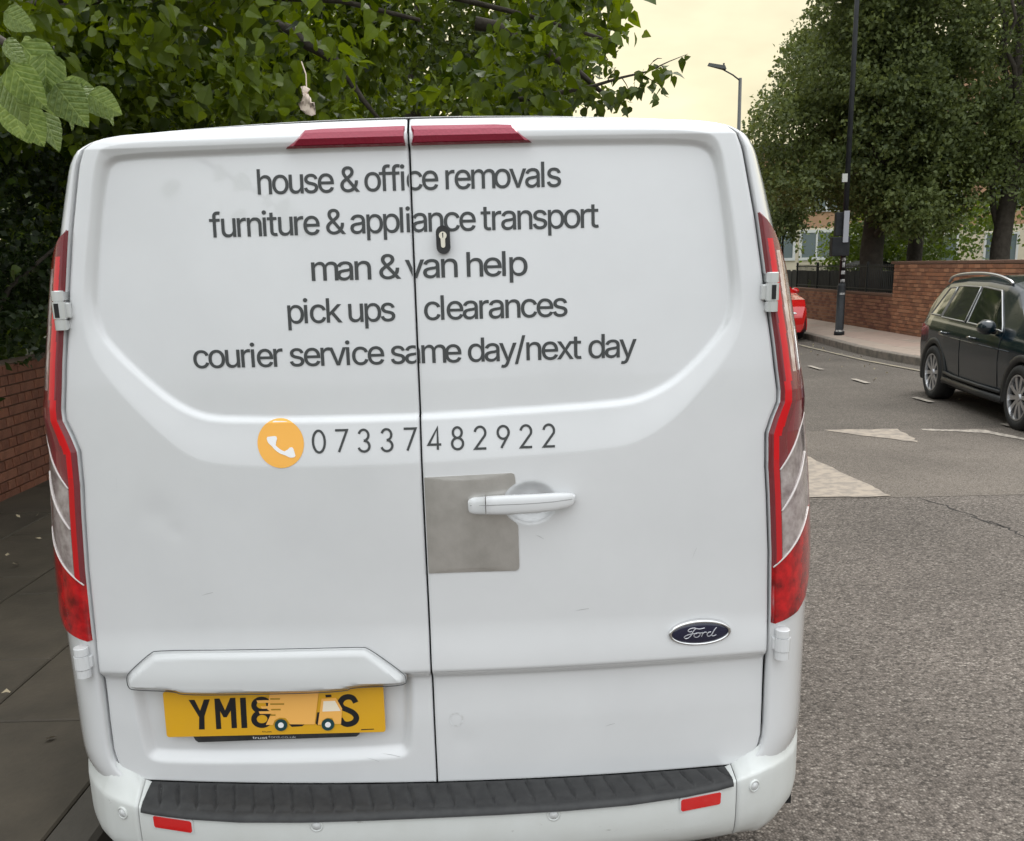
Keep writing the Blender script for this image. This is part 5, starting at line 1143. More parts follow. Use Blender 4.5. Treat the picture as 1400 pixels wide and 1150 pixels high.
REDP = paint('red_car_paint', (.62, .012, .012), .25, 1.)
red = thing('red_car', 'bright red hatchback parked at the far kerb, mostly hidden behind the van', 'car', (5.70, 23.0, 0), math.pi)
sec, GP, T2, Wd2 = car(red, 4.2, 1.76,
    top=[(0, .9), (.05, 1.0), (.3, 1.34), (.6, 1.44), (1.4, 1.48), (2.0, 1.47), (2.3, 1.40), (2.75, 1.16), (3.08, .98), (3.2, .95), (3.8, .85), (4.08, .72), (4.2, .5)],
    belt=[(0, .88), (1.2, .94), (2.4, .92), (3.0, .90), (4.2, .8)], arch=[(.8, .31, .36), (3.38, .31, .36)], paintm=REDP, zs_=.2,
    glass=[('rear_side_window', GLASS_D, .75, 1.65, .85, 1.66, .07, .9), ('front_side_window', GLASS_D, 1.72, 2.62, 1.72, 2.22, .07, .9)], wr=[(0, .86), (.3, .95), (1, 1), (3.2, 1), (3.8, .96), (4.05, .90), (4.2, .78)])
for ay in (.8, 3.38):
    for sg in (-1, 1): wheel(red, sg * .87, ay, .31, sg, .2, .21, 10, world=False)
G().grid([[(x * (.56 + .10 * (1 - v)), 2.30 + .74 * (1 - v) + .006, 1.385 - .385 * (1 - v) + .022) for x in np.linspace(-1, 1, 7)] for v in np.linspace(0, 1, 6)]).ob('windscreen', GLASS_D, red, True, world=False)
HL = mat('headlight_clear', (.70, .70, .68), .1, coat=1)
for sg in (-1, 1):
    P_ = []
    for v in np.linspace(0, 1, 6):
        P_.append([(sg * x, 4.2 - .55 * ((x - .45) / .43) ** 2 * (1.0 if x > .45 else 0) - .05 - .17 * v + .035, .57 + .16 * v + (x - .45) * .16) for x in np.linspace(.42, .85, 9)])
    G().grid(P_).ob('headlight', HL, red, True, world=False)
    G().lathe([(.001, .02), (.045, .02), (.06, 0), (.001, -.02)], (sg * .66, 4.12, .33), 'y', 14).ob('fog_light', HL, red, True, world=False)
    G().grid([[(sg * (.93 + .09 * math.cos(t) * k), 2.62 + dy, 1.0 + .075 * math.sin(t) * k) for t in np.linspace(0, 2 * math.pi, 16)] for dy, k in ((-.07, .02), (-.06, .9), (.0, 1.), (.07, .8), (.10, .02))]).ob('wing_mirror', REDP, red, True, world=False)
    G().tube([(sg * .83, 2.6, .94), (sg * .9, 2.61, .96)], .025, 6).ob('mirror_arm', REDP, red, world=False)
G().grid([[(x, 4.225 - .10 * (x / .6) ** 2, z) for x in np.linspace(-.66, .66, 9)] for z in (.25, .40)]).ob('lower_grille', BLACKPL, red, True, world=False)
G().grid([[(x, 4.20 - .08 * (x / .45) ** 2 - (z - .5) * .25, z) for x in np.linspace(-.42, .42, 9)] for z in (.52, .62)]).ob('grille', BLACKPL, red, True, world=False)
G().box((-.26, 4.21, .42), (.26, 4.235, .51)).ob('number_plate', mat('white_plate', (.7, .7, .68), .4), red, world=False)

# ------------------------------------------------------------ buildings beyond the trees
def building(name, label, x0, x1, y, z_parts, wins, depth=10):
    t = thing(name, label, 'building', ((x0 + x1) / 2, y, 0))
    for nm, za, zb, m_, dy in z_parts: G().box((x0, y + dy, za), (x1, y + depth, zb)).ob(nm, m_, t)
    FR = WFR
    for wx0, wx1, wz0, wz1 in wins:
        f = G()
        for a, b in (((wx0 - .12, y - .06, wz0 - .12), (wx1 + .12, y + .03, wz0)), ((wx0 - .12, y - .06, wz1), (wx1 + .12, y + .03, wz1 + .12)), ((wx0 - .12, y - .06, wz0), (wx0, y + .03, wz1)), ((wx1, y - .06, wz0), (wx1 + .12, y + .03, wz1)), (((wx0 + wx1) / 2 - .04, y - .05, wz0), ((wx0 + wx1) / 2 + .04, y + .02, wz1))): f.box(a, b)
        w_ = f.ob('window', FR, t); G().box((wx0, y - .02, wz0), (wx1, y - .004, wz1)).ob('pane', PANE, w_)
    return t
WFR = mat('white_window_frame', (.72, .72, .70), .5); PANE = mat('window_pane', (.10, .14, .14), .1, coat=.6)
CRM = mat('cream_render', (.78, .69, .52), .85, noise=(.8, .25), col2=(.66, .58, .45)); PEACH = mat('peach_brick', (.55, .33, .20), .85, noise=(2, .2), col2=(.45, .26, .16))
TILE = mat('grey_roof', (.12, .11, .10), .8)
b1 = building('cream_building', 'cream low building with large white framed windows beyond the railings', 9.5, 19.5, 43, [('ground_wall', 0, 3.0, CRM, 0), ('upper_wall', 3.0, 6.2, PEACH, .01), ('roof', 6.2, 6.5, TILE, -.4)],
    [(10.2, 12.9, 1.75, 2.8), (13.3, 14.6, 1.75, 2.8), (15.6, 16.9, 1.3, 2.6), (11, 12.4, 3.8, 5.2), (13.6, 15, 3.8, 5.2), (16, 17.4, 3.8, 5.2)])
for x in np.arange(10.2, 14.6, .22): pass
b2 = building('brick_block', 'peach brick block of flats behind the trees at the right edge', 21.5, 42, 52, [('ground_wall', 0, 3.2, CRM, 0), ('upper_wall', 3.2, 11.2, PEACH, .01), ('roof', 11.2, 11.6, TILE, -.5)],
    [(x, x + 1.6, z, z + 1.5) for x in np.arange(22.5, 41, 3.2) for z in (1.2, 4.2, 7.2)])
ln = G().grid([[(x, y, .25 + .55 * math.sin((y - 30) / 14) + .03 * math.sin(x)) for y in np.linspace(30, 43, 8)] for x in np.linspace(14, 40, 8)]).ob('lawn', LAWN, None, True); ln['kind'] = 'structure'
# dark bin store with a curved lid behind the railings
bs = thing('bin_store', 'black bin store with a curved lid behind the railings, left of the thick trunk', 'bin store', (10.4, 25.6, 0))
G().box((9.55, 25.2, 0), (11.35, 26.3, 1.30)).ob('cabinet', BLK, bs)
G().grid([[(9.5 + 1.9 * u, y, 1.30 + .30 * math.sin(math.pi * min(1, u * 1.15 + .12)) * (1 if u < .8 else 1 - (u - .8) * 2)) for u in np.linspace(0, 1, 16)] for y in (25.15, 26.35)]).ob('lid', PB, bs, True)
sc_ = thing('boarded_fence', 'black boarded fence standing close behind the iron railings', 'fence', (9.4, 20, 0))
bd_m = bpy.data.meshes.new('board_mesh'); g = G().box((0, 0, 0), (.03, .285, 1.34)); bd_m.from_pydata(g.v, [], g.f); bd_m.materials.append(mat('black_board', (.018, .018, .018), .7, noise=(6, .2), col2=(.035, .033, .03)))
for k in range(44): inst('board', bd_m, sc_, (float(rng.uniform(-.01, .01)), -.1 + k * .295, float(rng.uniform(-.02, .02))))

# ------------------------------------------------------------ foliage
def leafmat(name, c, c2, back=None, rough=.5, scale=3.):
    m = bpy.data.materials.new(name); m.use_nodes = True; t = m.node_tree; b = t.nodes['Principled BSDF']; L = t.links.new
    at = t.nodes.new('ShaderNodeAttribute'); at.attribute_name = 'tone'; at.attribute_type = 'GEOMETRY'
    rp = t.nodes.new('ShaderNodeValToRGB'); e = rp.color_ramp.elements; e[0].color = (*c, 1); e[1].color = (*c2, 1)
    oi = t.nodes.new('ShaderNodeObjectInfo'); ad = t.nodes.new('ShaderNodeMath'); ad.operation = 'ADD'
    L(at.outputs['Fac'], ad.inputs[0])
    mr = t.nodes.new('ShaderNodeMath'); mr.operation = 'MULTIPLY'; mr.inputs[1].default_value = .35; L(oi.outputs['Random'], mr.inputs[0]); L(mr.outputs[0], ad.inputs[1])
    L(ad.outputs[0], rp.inputs[0]); L(rp.outputs[0], b.inputs['Base Color'])
    b.inputs['Roughness'].default_value = rough; b.inputs['Specular IOR Level'].default_value = .45
    tr = t.nodes.new('ShaderNodeBsdfTranslucent'); mx = t.nodes.new('ShaderNodeMixShader'); mx.inputs[0].default_value = .38
    hs_ = t.nodes.new('ShaderNodeHueSaturation'); hs_.inputs['Saturation'].default_value = 1.15; hs_.inputs['Value'].default_value = 1.6; hs_.inputs['Hue'].default_value = .485
    L(rp.outputs[0], hs_.inputs['Color']); L(hs_.outputs[0], tr.inputs['Color'])
    o_ = t.nodes['Material Output']; L(b.outputs[0], mx.inputs[1]); L(tr.outputs[0], mx.inputs[2]); L(mx.outputs[0], o_.inputs[0])
    return m
LIME = leafmat('lime_leaf_green', (.018, .040, .004), (.175, .245, .020), rough=.38)
IVY = leafmat('dark_shrub_leaf', (.010, .022, .006), (.035, .060, .015), rough=.4)
FAR = leafmat('far_leaf_green', (.038, .058, .017), (.155, .19, .062), rough=.6)
FINE = leafmat('fine_leaf_green', (.028, .048, .008), (.11, .15, .028), rough=.5)
BIRCH = leafmat('pale_leaf_green', (.09, .12, .045), (.19, .23, .10), rough=.6)
NEARL = leafmat('near_leaf_green', (.055, .10, .026), (.21, .28, .10), rough=.42)
BARK = mat('dark_bark', (.040, .032, .024), .9, noise=(9, .2), col2=(.07, .058, .045), bump=(14, .8, .03))
# leaf shapes (x along the leaf, y across), fold gives depth
LS_HEART = ([(0, 0, 0), (.02, .28, .07), (.26, .45, .12), (.62, .29, .05), (1.08, 0, -.16), (.62, -.29, .05), (.26, -.45, .12), (.02, -.28, .07), (.32, 0, 0), (.62, 0, -.03)],
            [(0, 8, 2, 1), (8, 9, 3, 2), (9, 4, 3), (0, 7, 6, 8), (8, 6, 5, 9), (9, 5, 4)])
LS_DIA = ([(0, 0, 0), (.5, .36, .06), (1, 0, -.05), (.5, -.36, .06)], [(0, 2, 1), (0, 3, 2)])
def frames(n, droop=.5, out_dir=None):
    d = rng.normal(size=(n, 3)); 
    if out_dir is not None: d = d + out_dir * 1.2
    d[:, 2] -= droop; d /= np.linalg.norm(d, axis=1)[:, None]
    up = rng.normal(size=(n, 3)) * .95 + np.array([0, -.25, .9]); s_ = np.cross(up, d); s_ /= np.linalg.norm(s_, axis=1)[:, None] + 1e-9
    return d, s_, np.cross(d, s_)
def leaf_cloud(name, pos, size, shape, m, parent, tone=None, droop=.5, kind='stuff', outd=None):
    V0 = np.array(shape[0], float); n = len(pos); k = len(V0); D, Sd, Nn = frames(n, droop, outd)
    sz = size * rng.uniform(.55, 1.25, n)
    V = pos[:, None, :] + sz[:, None, None] * (V0[None, :, 0:1] * D[:, None] + V0[None, :, 1:2] * Sd[:, None] + V0[None, :, 2:3] * Nn[:, None])
    if parent is not None: V = V - np.array(parent.location)
    faces = shape[1]; me = bpy.data.meshes.new(name)
    lt = np.array([len(f) for f in faces]); flat_ = np.concatenate([np.array(f) for f in faces])
    allv = (flat_[None] + (np.arange(n) * k)[:, None]).ravel(); tot = np.tile(lt, n); st = np.concatenate([[0], np.cumsum(tot)[:-1]])
    me.vertices.add(n * k); me.vertices.foreach_set('co', V.astype(np.float32).ravel())
    me.loops.add(len(allv)); me.loops.foreach_set('vertex_index', allv.astype(np.int32))
    me.polygons.add(len(tot)); me.polygons.foreach_set('loop_start', st.astype(np.int32)); me.polygons.foreach_set('loop_total', tot.astype(np.int32))
    me.update(calc_edges=True); me.validate()
    at = me.attributes.new('tone', 'FLOAT', 'FACE'); tn = (rng.beta(1.6, 2.2, n) if tone is None else np.clip(tone + rng.normal(0, .18, n), 0, 1))
    at.data.foreach_set('value', np.repeat(tn, len(faces)).astype(np.float32)); me.materials.append(m)
    o = bpy.data.objects.new(name, me); C.objects.link(o); o.parent = parent
    if kind: o['kind'] = kind
    return o, (D, Sd, Nn, sz)
def twig_points(anchors, n, spread, hang=.0):
    """leaves strung along short twigs that start at random anchors"""
    a = anchors[rng.integers(len(anchors), size=max(1, n // 9))]
    d = rng.normal(size=a.shape); d[:, 2] = d[:, 2] * .5 - hang; d /= np.linalg.norm(d, axis=1)[:, None]
    t = rng.uniform(0, 1, (len(a), 9)); p = a[:, None] + d[:, None] * (t[..., None] * spread) + rng.normal(size=(len(a), 9, 3)) * spread * .13
    tn = np.repeat(rng.beta(1.5, 1.8, len(a)), 9)
    return p.reshape(-1, 3), tn
def blob_anchors(blobs, n, shell=.55):
    """points in the outer part of ellipsoid clumps (x,y,z,rx,ry,rz)"""
    B_ = np.array(blobs, float); wts = B_[:, 3] * B_[:, 4] * B_[:, 5]; wts = wts ** .75; idx = rng.choice(len(B_), n, p=wts / wts.sum())
    d = rng.normal(size=(n, 3)); d /= np.linalg.norm(d, axis=1)[:, None]; r_ = rng.uniform(shell, 1, n) ** .6
    return B_[idx, :3] + d * r_[:, None] * B_[idx, 3:]
def branch(g, p0, p1, r0, r1, wob=.12, n=7):
    p0, p1 = np.array(p0, float), np.array(p1, float); L_ = np.linalg.norm(p1 - p0); pts = []
    for i in range(n + 1):
        t = i / n; pts.append(p0 + (p1 - p0) * t + rng.normal(size=3) * wob * L_ * .12 * math.sin(math.pi * t) + np.array([0, 0, .10 * L_ * math.sin(math.pi * t)]))
    g.tube([tuple(p) for p in pts], list(np.linspace(r0, r1, n + 1)), 7); return pts

# --- big lime tree whose crown hangs over the pavement and the van
lime = thing('lime_tree', 'large broad-leaved tree overhanging the left pavement and the roof of the van', 'tree', (-4.6, 6.2, 0))
g = G(); g.tube([(-4.6, 6.2, -.1), (-4.58, 6.2, 1.0), (-4.5, 6.25, 2.4), (-4.3, 6.3, 3.6), (-4.1, 6.4, 6.5)], [.30, .22, .19, .17, .08], 12); g.ob('trunk', BARK, lime, True)
def unproj(px, py, dist):
    d = fwd + (px - 700) / FPX * rt - (py - PYX) / FPX * upv; d = d / d[1]; return cam_loc + d * dist
limbs = [((-4.4, 6.3, 2.9), (-2.2, 5.2, 3.6)), ((-4.4, 6.3, 3.2), (-.4, 6.0, 3.5)), ((-4.3, 6.3, 3.5), (1.2, 7.2, 3.55)), ((-4.4, 6.3, 2.6), (-3.1, 2.6, 2.9)), ((-4.4, 6.3, 3.0), (-2.9, 9.5, 3.8)), ((-4.2, 6.4, 4.2), (-1, 4.5, 5.2)), ((-4.3, 6.3, 3.3), (-1.5, 3.2, 3.7)), ((-4.3, 6.3, 3.6), (-4.0, .2, 3.6)), ((-1.5, 6.1, 3.5), (-.7, 5.6, 2.75)), ((.0, 6.6, 3.6), (1.15, 6.6, 2.95))]
anch = []
for a_, b_ in limbs:
    gg = G(); pts = branch(gg, a_, b_, .055, .014); gg.ob('branch', BARK, lime, True)
# crown clumps (world): a long mass behind and above the van
blobs = []
for k in range(110):
    y = rng.uniform(4.2, 9.5); x = rng.uniform(-5.5, 1.9)
    px = 700 + FPX * (x - .195) / (y + 2.12)
    lim = np.interp(px, [-200, 100, 500, 700, 800, 870, 960], [1.9, 1.9, 2.05, 2.3, 2.7, 3.3, 5.5])
    z = rng.uniform(lim + .45, max(5.2, lim + .6))
    if px > 840: continue
    blobs.append((x, y, z, rng.uniform(.4, .8), rng.uniform(.4, .8), rng.uniform(.3, .6)))
blobs += [(-3.6, 3.4, 2.7, .7, .9, .6), (-3.2, 2.2, 3.1, .8, .8, .5), (-4.0, 1.0, 3.4, 1.1, 1.2, .8), (-3.8, 4.4, 2.2, .6, .7, .5), (-3.0, .0, 3.9, 1.3, 1.5, .6), (-2.8, 3.6, 3.2, .8, .8, .6), (-1.6, 3.0, 3.6, 1.0, .8, .5), (-3.2, -2.2, 3.9, 1.6, 1.6, .7)]
P_, tn = twig_points(blob_anchors(blobs, 6500, .2), 50000, .36, .35)
def keep(P_, tn, fn):
    px = 700 + FPX * ((P_ - cam_loc) @ rt) / ((P_ - cam_loc) @ fwd); py = PYX - FPX * ((P_ - cam_loc) @ upv) / ((P_ - cam_loc) @ fwd)
    k = fn(px, py, P_); return P_[k], tn[k]
# thin out near the outer edge of the crown so that its outline is ragged
edge = lambda py: np.interp(py, [-200, 0, 30, 60, 85, 110, 150, 200], [960, 862, 868, 842, 800, 790, 770, 760])
P_, tn = keep(P_, tn, lambda px, py, P: (px < edge(py) + rng.normal(0, 16, len(px))) & ~((P[:, 1] < 1.2) & (P[:, 0] > -1.5)) & (P[:, 1] > -5))
ds = np.linalg.norm(P_ - cam_loc, axis=1); inview = ((P_ - cam_loc) @ fwd > .5)
px = 700 + FPX * ((P_ - cam_loc) @ rt) / ((P_ - cam_loc) @ fwd); py = PYX - FPX * ((P_ - cam_loc) @ upv) / ((P_ - cam_loc) @ fwd)
vis = inview & (px > 0) & (px < 1400) & (py > -10) & (py < 330)
order = np.argsort(np.where(vis, ds, 1e3)); near, rest = order[:290], order[290:]
leaf_cloud('foliage', P_[rest], .098, LS_HEART, LIME, lime, tn[rest], .7)
heart = bpy.data.meshes.new('leaf_mesh'); heart.from_pydata(LS_HEART[0], [], LS_HEART[1]); heart.materials.append(LIME)
at = heart.attributes.new('tone', 'FLOAT', 'FACE'); at.data.foreach_set('value', [.5] * len(heart.polygons))
def leaf_obj(me, parent, p, D, Sd, Nn, s_, name='leaf'):
    o = bpy.data.objects.new(name, me); C.objects.link(o); o.parent = parent
    q = np.array(p) - np.array(parent.location)
    o.matrix_local = Matrix(((D[0] * s_, Sd[0] * s_, Nn[0] * s_, q[0]), (D[1] * s_, Sd[1] * s_, Nn[1] * s_, q[1]), (D[2] * s_, Sd[2] * s_, Nn[2] * s_, q[2]), (0, 0, 0, 1))); return o
D, Sd, Nn = frames(len(near), .7)
for k, i in enumerate(near): leaf_obj(heart, lime, P_[i], D[k], Sd[k], Nn[k], .105 * rng.uniform(.7, 1.15))
# --- close spray of big pale leaves at the left edge
def big_leaf_mesh():
    n, m_ = 14, 9; V = []; F = []
    for i in range(n + 1):
        t = i / n; w_ = .50 * math.sin(math.pi * min(1, t ** .62)) ** .8 * (1 - .25 * t) + .002
        for j in range(m_):
            s_ = (j / (m_ - 1) * 2 - 1); x = t - .10 * (1 - abs(s_)) * 0 - .12 * abs(s_) * (1 - t) ** 2
            z = -.16 * t * t + .10 * abs(s_) - .05 * s_ * s_ + .018 * math.cos((t - abs(s_) * .35) * 34) * abs(s_) ** .5 * (1 - t * .4)
            V.append((x, s_ * w_, z))
    for i in range(n):
        for j in range(m_ - 1): a = i * m_ + j; F.append((a, a + m_, a + m_ + 1, a + 1))
    me = bpy.data.meshes.new('big_leaf_mesh'); me.from_pydata(V, [], F); me.materials.append(NEARL); me.polygons.foreach_set('use_smooth', [True] * len(F))
    at = me.attributes.new('tone', 'FLOAT', 'FACE'); at.data.foreach_set('value', [.35] * len(F)); return me
def veins(m):
    t = m.node_tree; L = t.links.new; tcn = t.nodes.new('ShaderNodeTexCoord'); sp_ = t.nodes.new('ShaderNodeSeparateXYZ'); L(tcn.outputs['Object'], sp_.inputs[0])
    def mth(op, a, b=None, c=None):
        n = t.nodes.new('ShaderNodeMath'); n.operation = op
        for i, q in enumerate((a, b, c)):
            if q is None: continue
            if isinstance(q, (int, float)): n.inputs[i].default_value = q
            else: L(q, n.inputs[i])
        return n.outputs[0]
    ay = mth('ABSOLUTE', sp_.outputs['Y']); u = mth('MULTIPLY_ADD', ay, -.75, sp_.outputs['X'])
    s_ = mth('POWER', mth('ABSOLUTE', mth('COSINE', mth('MULTIPLY', u, 19))), 14)
    mid = mth('LESS_THAN', ay, .012); v = mth('MAXIMUM', mth('MULTIPLY', s_, .8), mid)
    n_ = t.nodes.new('ShaderNodeTexNoise'); n_.inputs['Scale'].default_value = 7; n_.inputs['Detail'].default_value = 5; L(tcn.outputs['Object'], n_.inputs['Vector'])
    rp = [q for q in t.nodes if q.type == 'VALTORGB'][0]; old = rp.inputs[0].links[0].from_socket
    L(mth('ADD', mth('MULTIPLY_ADD', v, .55, old), mth('MULTIPLY_ADD', n_.outputs[0], 1.3, -.65)), rp.inputs[0])
    b = t.nodes['Principled BSDF']; bp_ = t.nodes.new('ShaderNodeBump'); bp_.inputs['Distance'].default_value = .03; bp_.inputs['Strength'].default_value = .6
    L(mth('MULTIPLY_ADD', v, -1., n_.outputs[0]), bp_.inputs['Height']); L(bp_.outputs[0], b.inputs['Normal'])
veins(NEARL)
blm = big_leaf_mesh()
spray = [((40, 100), (74, 160), 1.52, 1, 1.1), ((88, 128), (104, 176), 1.54, .8, -1.0), ((18, 130), (24, 190), 1.6, 1, .7), ((48, 62), (30, 100), 1.7, 1, .4), ((110, 118), (128, 146), 1.7, .6, -.9), ((16, 150), (40, 196), 1.9, 1, .6), ((140, 138), (158, 170), 1.75, .8, -.8), ((22, 60), (12, 96), 1.75, 1, 1.2), ((92, 108), (112, 128), 1.8, .7, .9),  # start px, tip px, distance along y, size factor, roll
    ((34, 66), (80, 122), 1.55, 1, .5), ((62, 80), (66, 146), 1.5, 1, -.7), ((20, 95), (60, 150), 1.45, 1, .9), ((80, 122), (120, 172), 1.5, 1, .2), ((112, 128), (152, 160), 1.6, 1, -.3),
    ((126, 132), (166, 156), 1.6, .8, .5), ((72, 92), (90, 118), 1.65, .8, .2), ((8, 60), (38, 88), 1.5, 1, -.2), ((6, 110), (40, 168), 1.5, 1, -.4), ((96, 120), (132, 126), 1.7, .5, .8), ((30, 150), (58, 200), 1.7, 1, .5), ((60, 160), (84, 205), 1.8, .9, -.5), ((10, 20), (48, 40), 1.9, 1, .3)]
gg = G(); sp = [unproj(*q) for q in ((-60, 20, 1.65), (10, 60, 1.62), (60, 95, 1.62), (100, 122, 1.64), (128, 134, 1.66))]; gg.tube([tuple(p) for p in sp], [.008, .006, .004, .003, .002], 6); gg.ob('twig', BARK, lime, True)
gg = G(); gg.tube([(-4.1, 3.0, 3.4), (-2.6, .9, 3.1), tuple(unproj(-60, 20, 1.65))], [.03, .02, .008], 6).ob('branch', BARK, lime, True)
for (a_, b_, ds_, sf, rl_) in spray:
    p0, p1 = unproj(*a_, ds_ - 0), unproj(*b_, ds_ + .02); L_ = np.linalg.norm(p1 - p0) * 1.05; D_ = (p1 - p0) / np.linalg.norm(p1 - p0)
    vw = cam_loc - p0; vw = vw / np.linalg.norm(vw); up_ = vw + np.array([0, 0, .6]); S_ = np.cross(up_, D_); S_ /= np.linalg.norm(S_); N_ = np.cross(D_, S_)
    S2 = S_ * math.cos(rl_) + N_ * math.sin(rl_); N2 = np.cross(D_, S2)
    leaf_obj(blm, lime, p0, D_, S2, N2, L_)
# --- second tree with finer leaves, its branch sticking out against the sky
fine = thing('fine_leaved_tree', 'smaller-leaved tree behind the large one with a bare-tipped branch against the sky', 'tree', (-1.5, 15.5, 0))
G().tube([(-1.5, 15.5, -.1), (-1.45, 15.5, 2.2), (-1.3, 15.4, 4), (-1.0, 15.3, 6.5)], [.24, .18, .14, .06], 10).ob('trunk', BARK, fine, True)
blobs = []
for k in range(60):
    y = rng.uniform(12.5, 17.5); x = rng.uniform(-5, 2.6); px = 700 + FPX * (x - .195) / (y + 2.12)
    if px > 850: continue
    blobs.append((x, y, rng.uniform(3.2, 8.2), rng.uniform(.6, 1.1), rng.uniform(.6, 1.1), rng.uniform(.5, .9)))
P_, tn = twig_points(blob_anchors(blobs, 4500, .2), 30000, .5, .2)
edge2 = lambda py: np.interp(py, [-200, 0, 20, 45, 62, 80, 110, 160], [960, 884, 880, 872, 850, 835, 800, 780])
P_, tn = keep(P_, tn, lambda px, py, P: px < edge2(py) + rng.normal(0, 9, len(px)))
leaf_cloud('foliage', P_, .13, LS_DIA, FINE, fine, tn, .5)
bp_ = [unproj(*q) for q in ((700, 138, 8.5), (760, 128, 8.5), (810, 118, 8.5), (850, 106, 8.5), (885, 98, 8.5), (915, 84, 8.5), (940, 74, 8.5))]
gg = G(); gg.tube([tuple(p) for p in bp_], [.022, .018, .014, .010, .007, .004, .002], 6)
for a_, b_ in (((885, 98), (893, 84)), ((850, 106), (862, 128)), ((905, 90), (912, 104)), ((870, 102), (905, 118)), ((893, 84), (905, 80)), ((830, 112), (842, 92))):
    gg.tube([tuple(unproj(*a_, 8.5)), tuple(unproj((a_[0] + b_[0]) / 2, (a_[1] + b_[1]) / 2 - 2, 8.45)), tuple(unproj(*b_, 8.4))], [.005, .004, .002], 5)
gg.ob('branch', BARK, fine, True)
cl = []
for px, py, n_, sp_ in ((902, 96, 9, 10), (915, 98, 7, 8), (890, 112, 10, 12), (872, 118, 8, 12), (855, 122, 10, 14), (840, 128, 14, 18), (820, 132, 16, 20), (838, 100, 10, 12), (800, 125, 26, 24), (780, 130, 26, 24), (760, 120, 24, 26), (905, 124, 4, 6), (897, 138, 3, 5), (936, 80, 3, 5), (850, 140, 12, 14), (875, 100, 4, 8), (825, 142, 10, 16)):
    for k in range(n_): cl.append(unproj(px + rng.normal() * sp_ * .6, py + rng.normal() * sp_ * .45, 8.5 + rng.uniform(-.4, .4)))
leaf_cloud('twig_leaves', np.array(cl), .085, LS_HEART, FINE, fine, None, .9)
# --- dark shrubs above the left wall, with a solid-looking depth of leaves behind
shr = thing('evergreen_shrub', 'dense dark evergreen shrub spilling over the low red brick wall on the left', 'shrub', (-4.4, 4.8, 0))
gg = G()
for k in range(7): branch(gg, (-4.4 + rng.normal() * .3, 4.8 + rng.normal() * 1.0, 0), (-4.0 + rng.normal() * .5, 4.9 + rng.normal() * 1.4, 2.2), .035, .008)
gg.ob('stem', BARK, shr, True)
blobs = [(rng.uniform(-5.2, -3.75), rng.uniform(1.5, 9.5), rng.uniform(1.25, 3.2), rng.uniform(.35, .6), rng.uniform(.4, .7), rng.uniform(.3, .5)) for k in range(80)]
blobs += [(-3.45, 4.4, 1.12, .22, .35, .22), (-3.42, 4.1, .93, .15, .2, .2), (-3.5, 5.2, 1.3, .25, .5, .25), (-3.48, 5.9, 1.35, .25, .5, .2)]
P_, tn = twig_points(blob_anchors(blobs, 4200, .3), 30000, .28, .2); leaf_cloud('foliage', P_, .072, LS_DIA, IVY, shr, tn, .3)
# --- hedge mass behind everything on the left (reads as one mass)
hed = thing('hedge_and_added_trees', 'tall dark hedge filling the background behind the overhanging tree, with an added unseen tree row up the street', 'hedge', (-4, 20, 0))
blobs = [(rng.uniform(-14, 1.0), rng.uniform(19, 23), rng.uniform(1, 7.5), 1.2, 1.2, 1.0) for k in range(90)]
blobs = [b for b in blobs if 700 + FPX * (b[0] - .195 + 1) / (b[1] + 2.12) < 800]
blobs += [(rng.uniform(-10, -5.5), rng.uniform(16, 75), rng.uniform(.5, 15), 1.6, 2.2, 1.5) for k in range(260)]  # unseen tall tree row, added so the dark car reflects less sky
blobs += [(rng.uniform(-9, -6.0), rng.uniform(3, 20), rng.uniform(.5, 4.5), 1.1, 1.3, 1.0) for k in range(60)]
P_, tn = twig_points(blob_anchors(blobs, 7000, .3), 90000, .9, .2); leaf_cloud('foliage', P_, .34, LS_DIA, FINE, hed, tn, .3)
gg = G()
for k in range(6): branch(gg, (-10 + 2 * k, 21, 0), (-10 + 2 * k + rng.normal() * .4, 21, 5), .09, .03)
gg.ob('stem', BARK, hed, True)

# --- big trees across the street
def big_tree(label, tx, ty, r, h, blobs, n, sz, m, shape=LS_DIA, name='street_tree', group=None, cond=None, lb=5, trunk_top=None, spread=.9):
    t = thing(name, label, 'tree', (tx, ty, 0), 0, group)
    tt = trunk_top or (tx + rng.normal() * .3, ty, h * .7)
    G().tube([(tx, ty, -.1), (tx + .02, ty, .5), (tx - .03, ty, 1.8), (tx + .1, ty, h * .35), tt], [r * 1.5, r * 1.05, r, r * .8, r * .3], 12).ob('trunk', BARK, t, True)
    B_ = np.array(blobs)
    for k in range(lb):
        b_ = B_[int(rng.integers(len(B_)))]; gg = G(); branch(gg, (tx, ty, rng.uniform(min(1.9, h * .4), h * .5)), b_[:3], r * .38, .03, .25); gg.ob('limb', BARK, t, True)
    P_, tn = twig_points(blob_anchors(blobs, n // 8, .62), n, spread, .10)
    # bigger clumps are lighter or darker as a whole
    cc = rng.normal(size=(60, 3)) * B_[:, 3:].mean() * 2 + B_[rng.integers(len(B_), size=60), :3]; cv = rng.uniform(.1, .9, 60)
    dd = ((P_[:, None] - cc[None]) ** 2).sum(-1); tn = .5 * tn + .5 * cv[dd.argmin(1)]
    if cond: P_, tn = keep(P_, tn, cond)
    leaf_cloud('foliage', P_, sz, shape, m, t, tn, .3); return t
def px_of(x, y): return 700 + FPX * (x - .195) / (y + 2.12)
def mk(nb, x0, x1, y0, y1, zlo, zhi, r0, r1, fn):
    out_ = []; c_ = 0
    while len(out_) < nb and c_ < 9000:
        c_ += 1; x, y, z = rng.uniform(x0, x1), rng.uniform(y0, y1), rng.uniform(zlo, zhi)
        p = unpx(x, y, z)
        if fn(*p): out_.append((x, y, z, rng.uniform(r0, r1), rng.uniform(r0, r1), rng.uniform(r0, r1) * .7))
    return out_
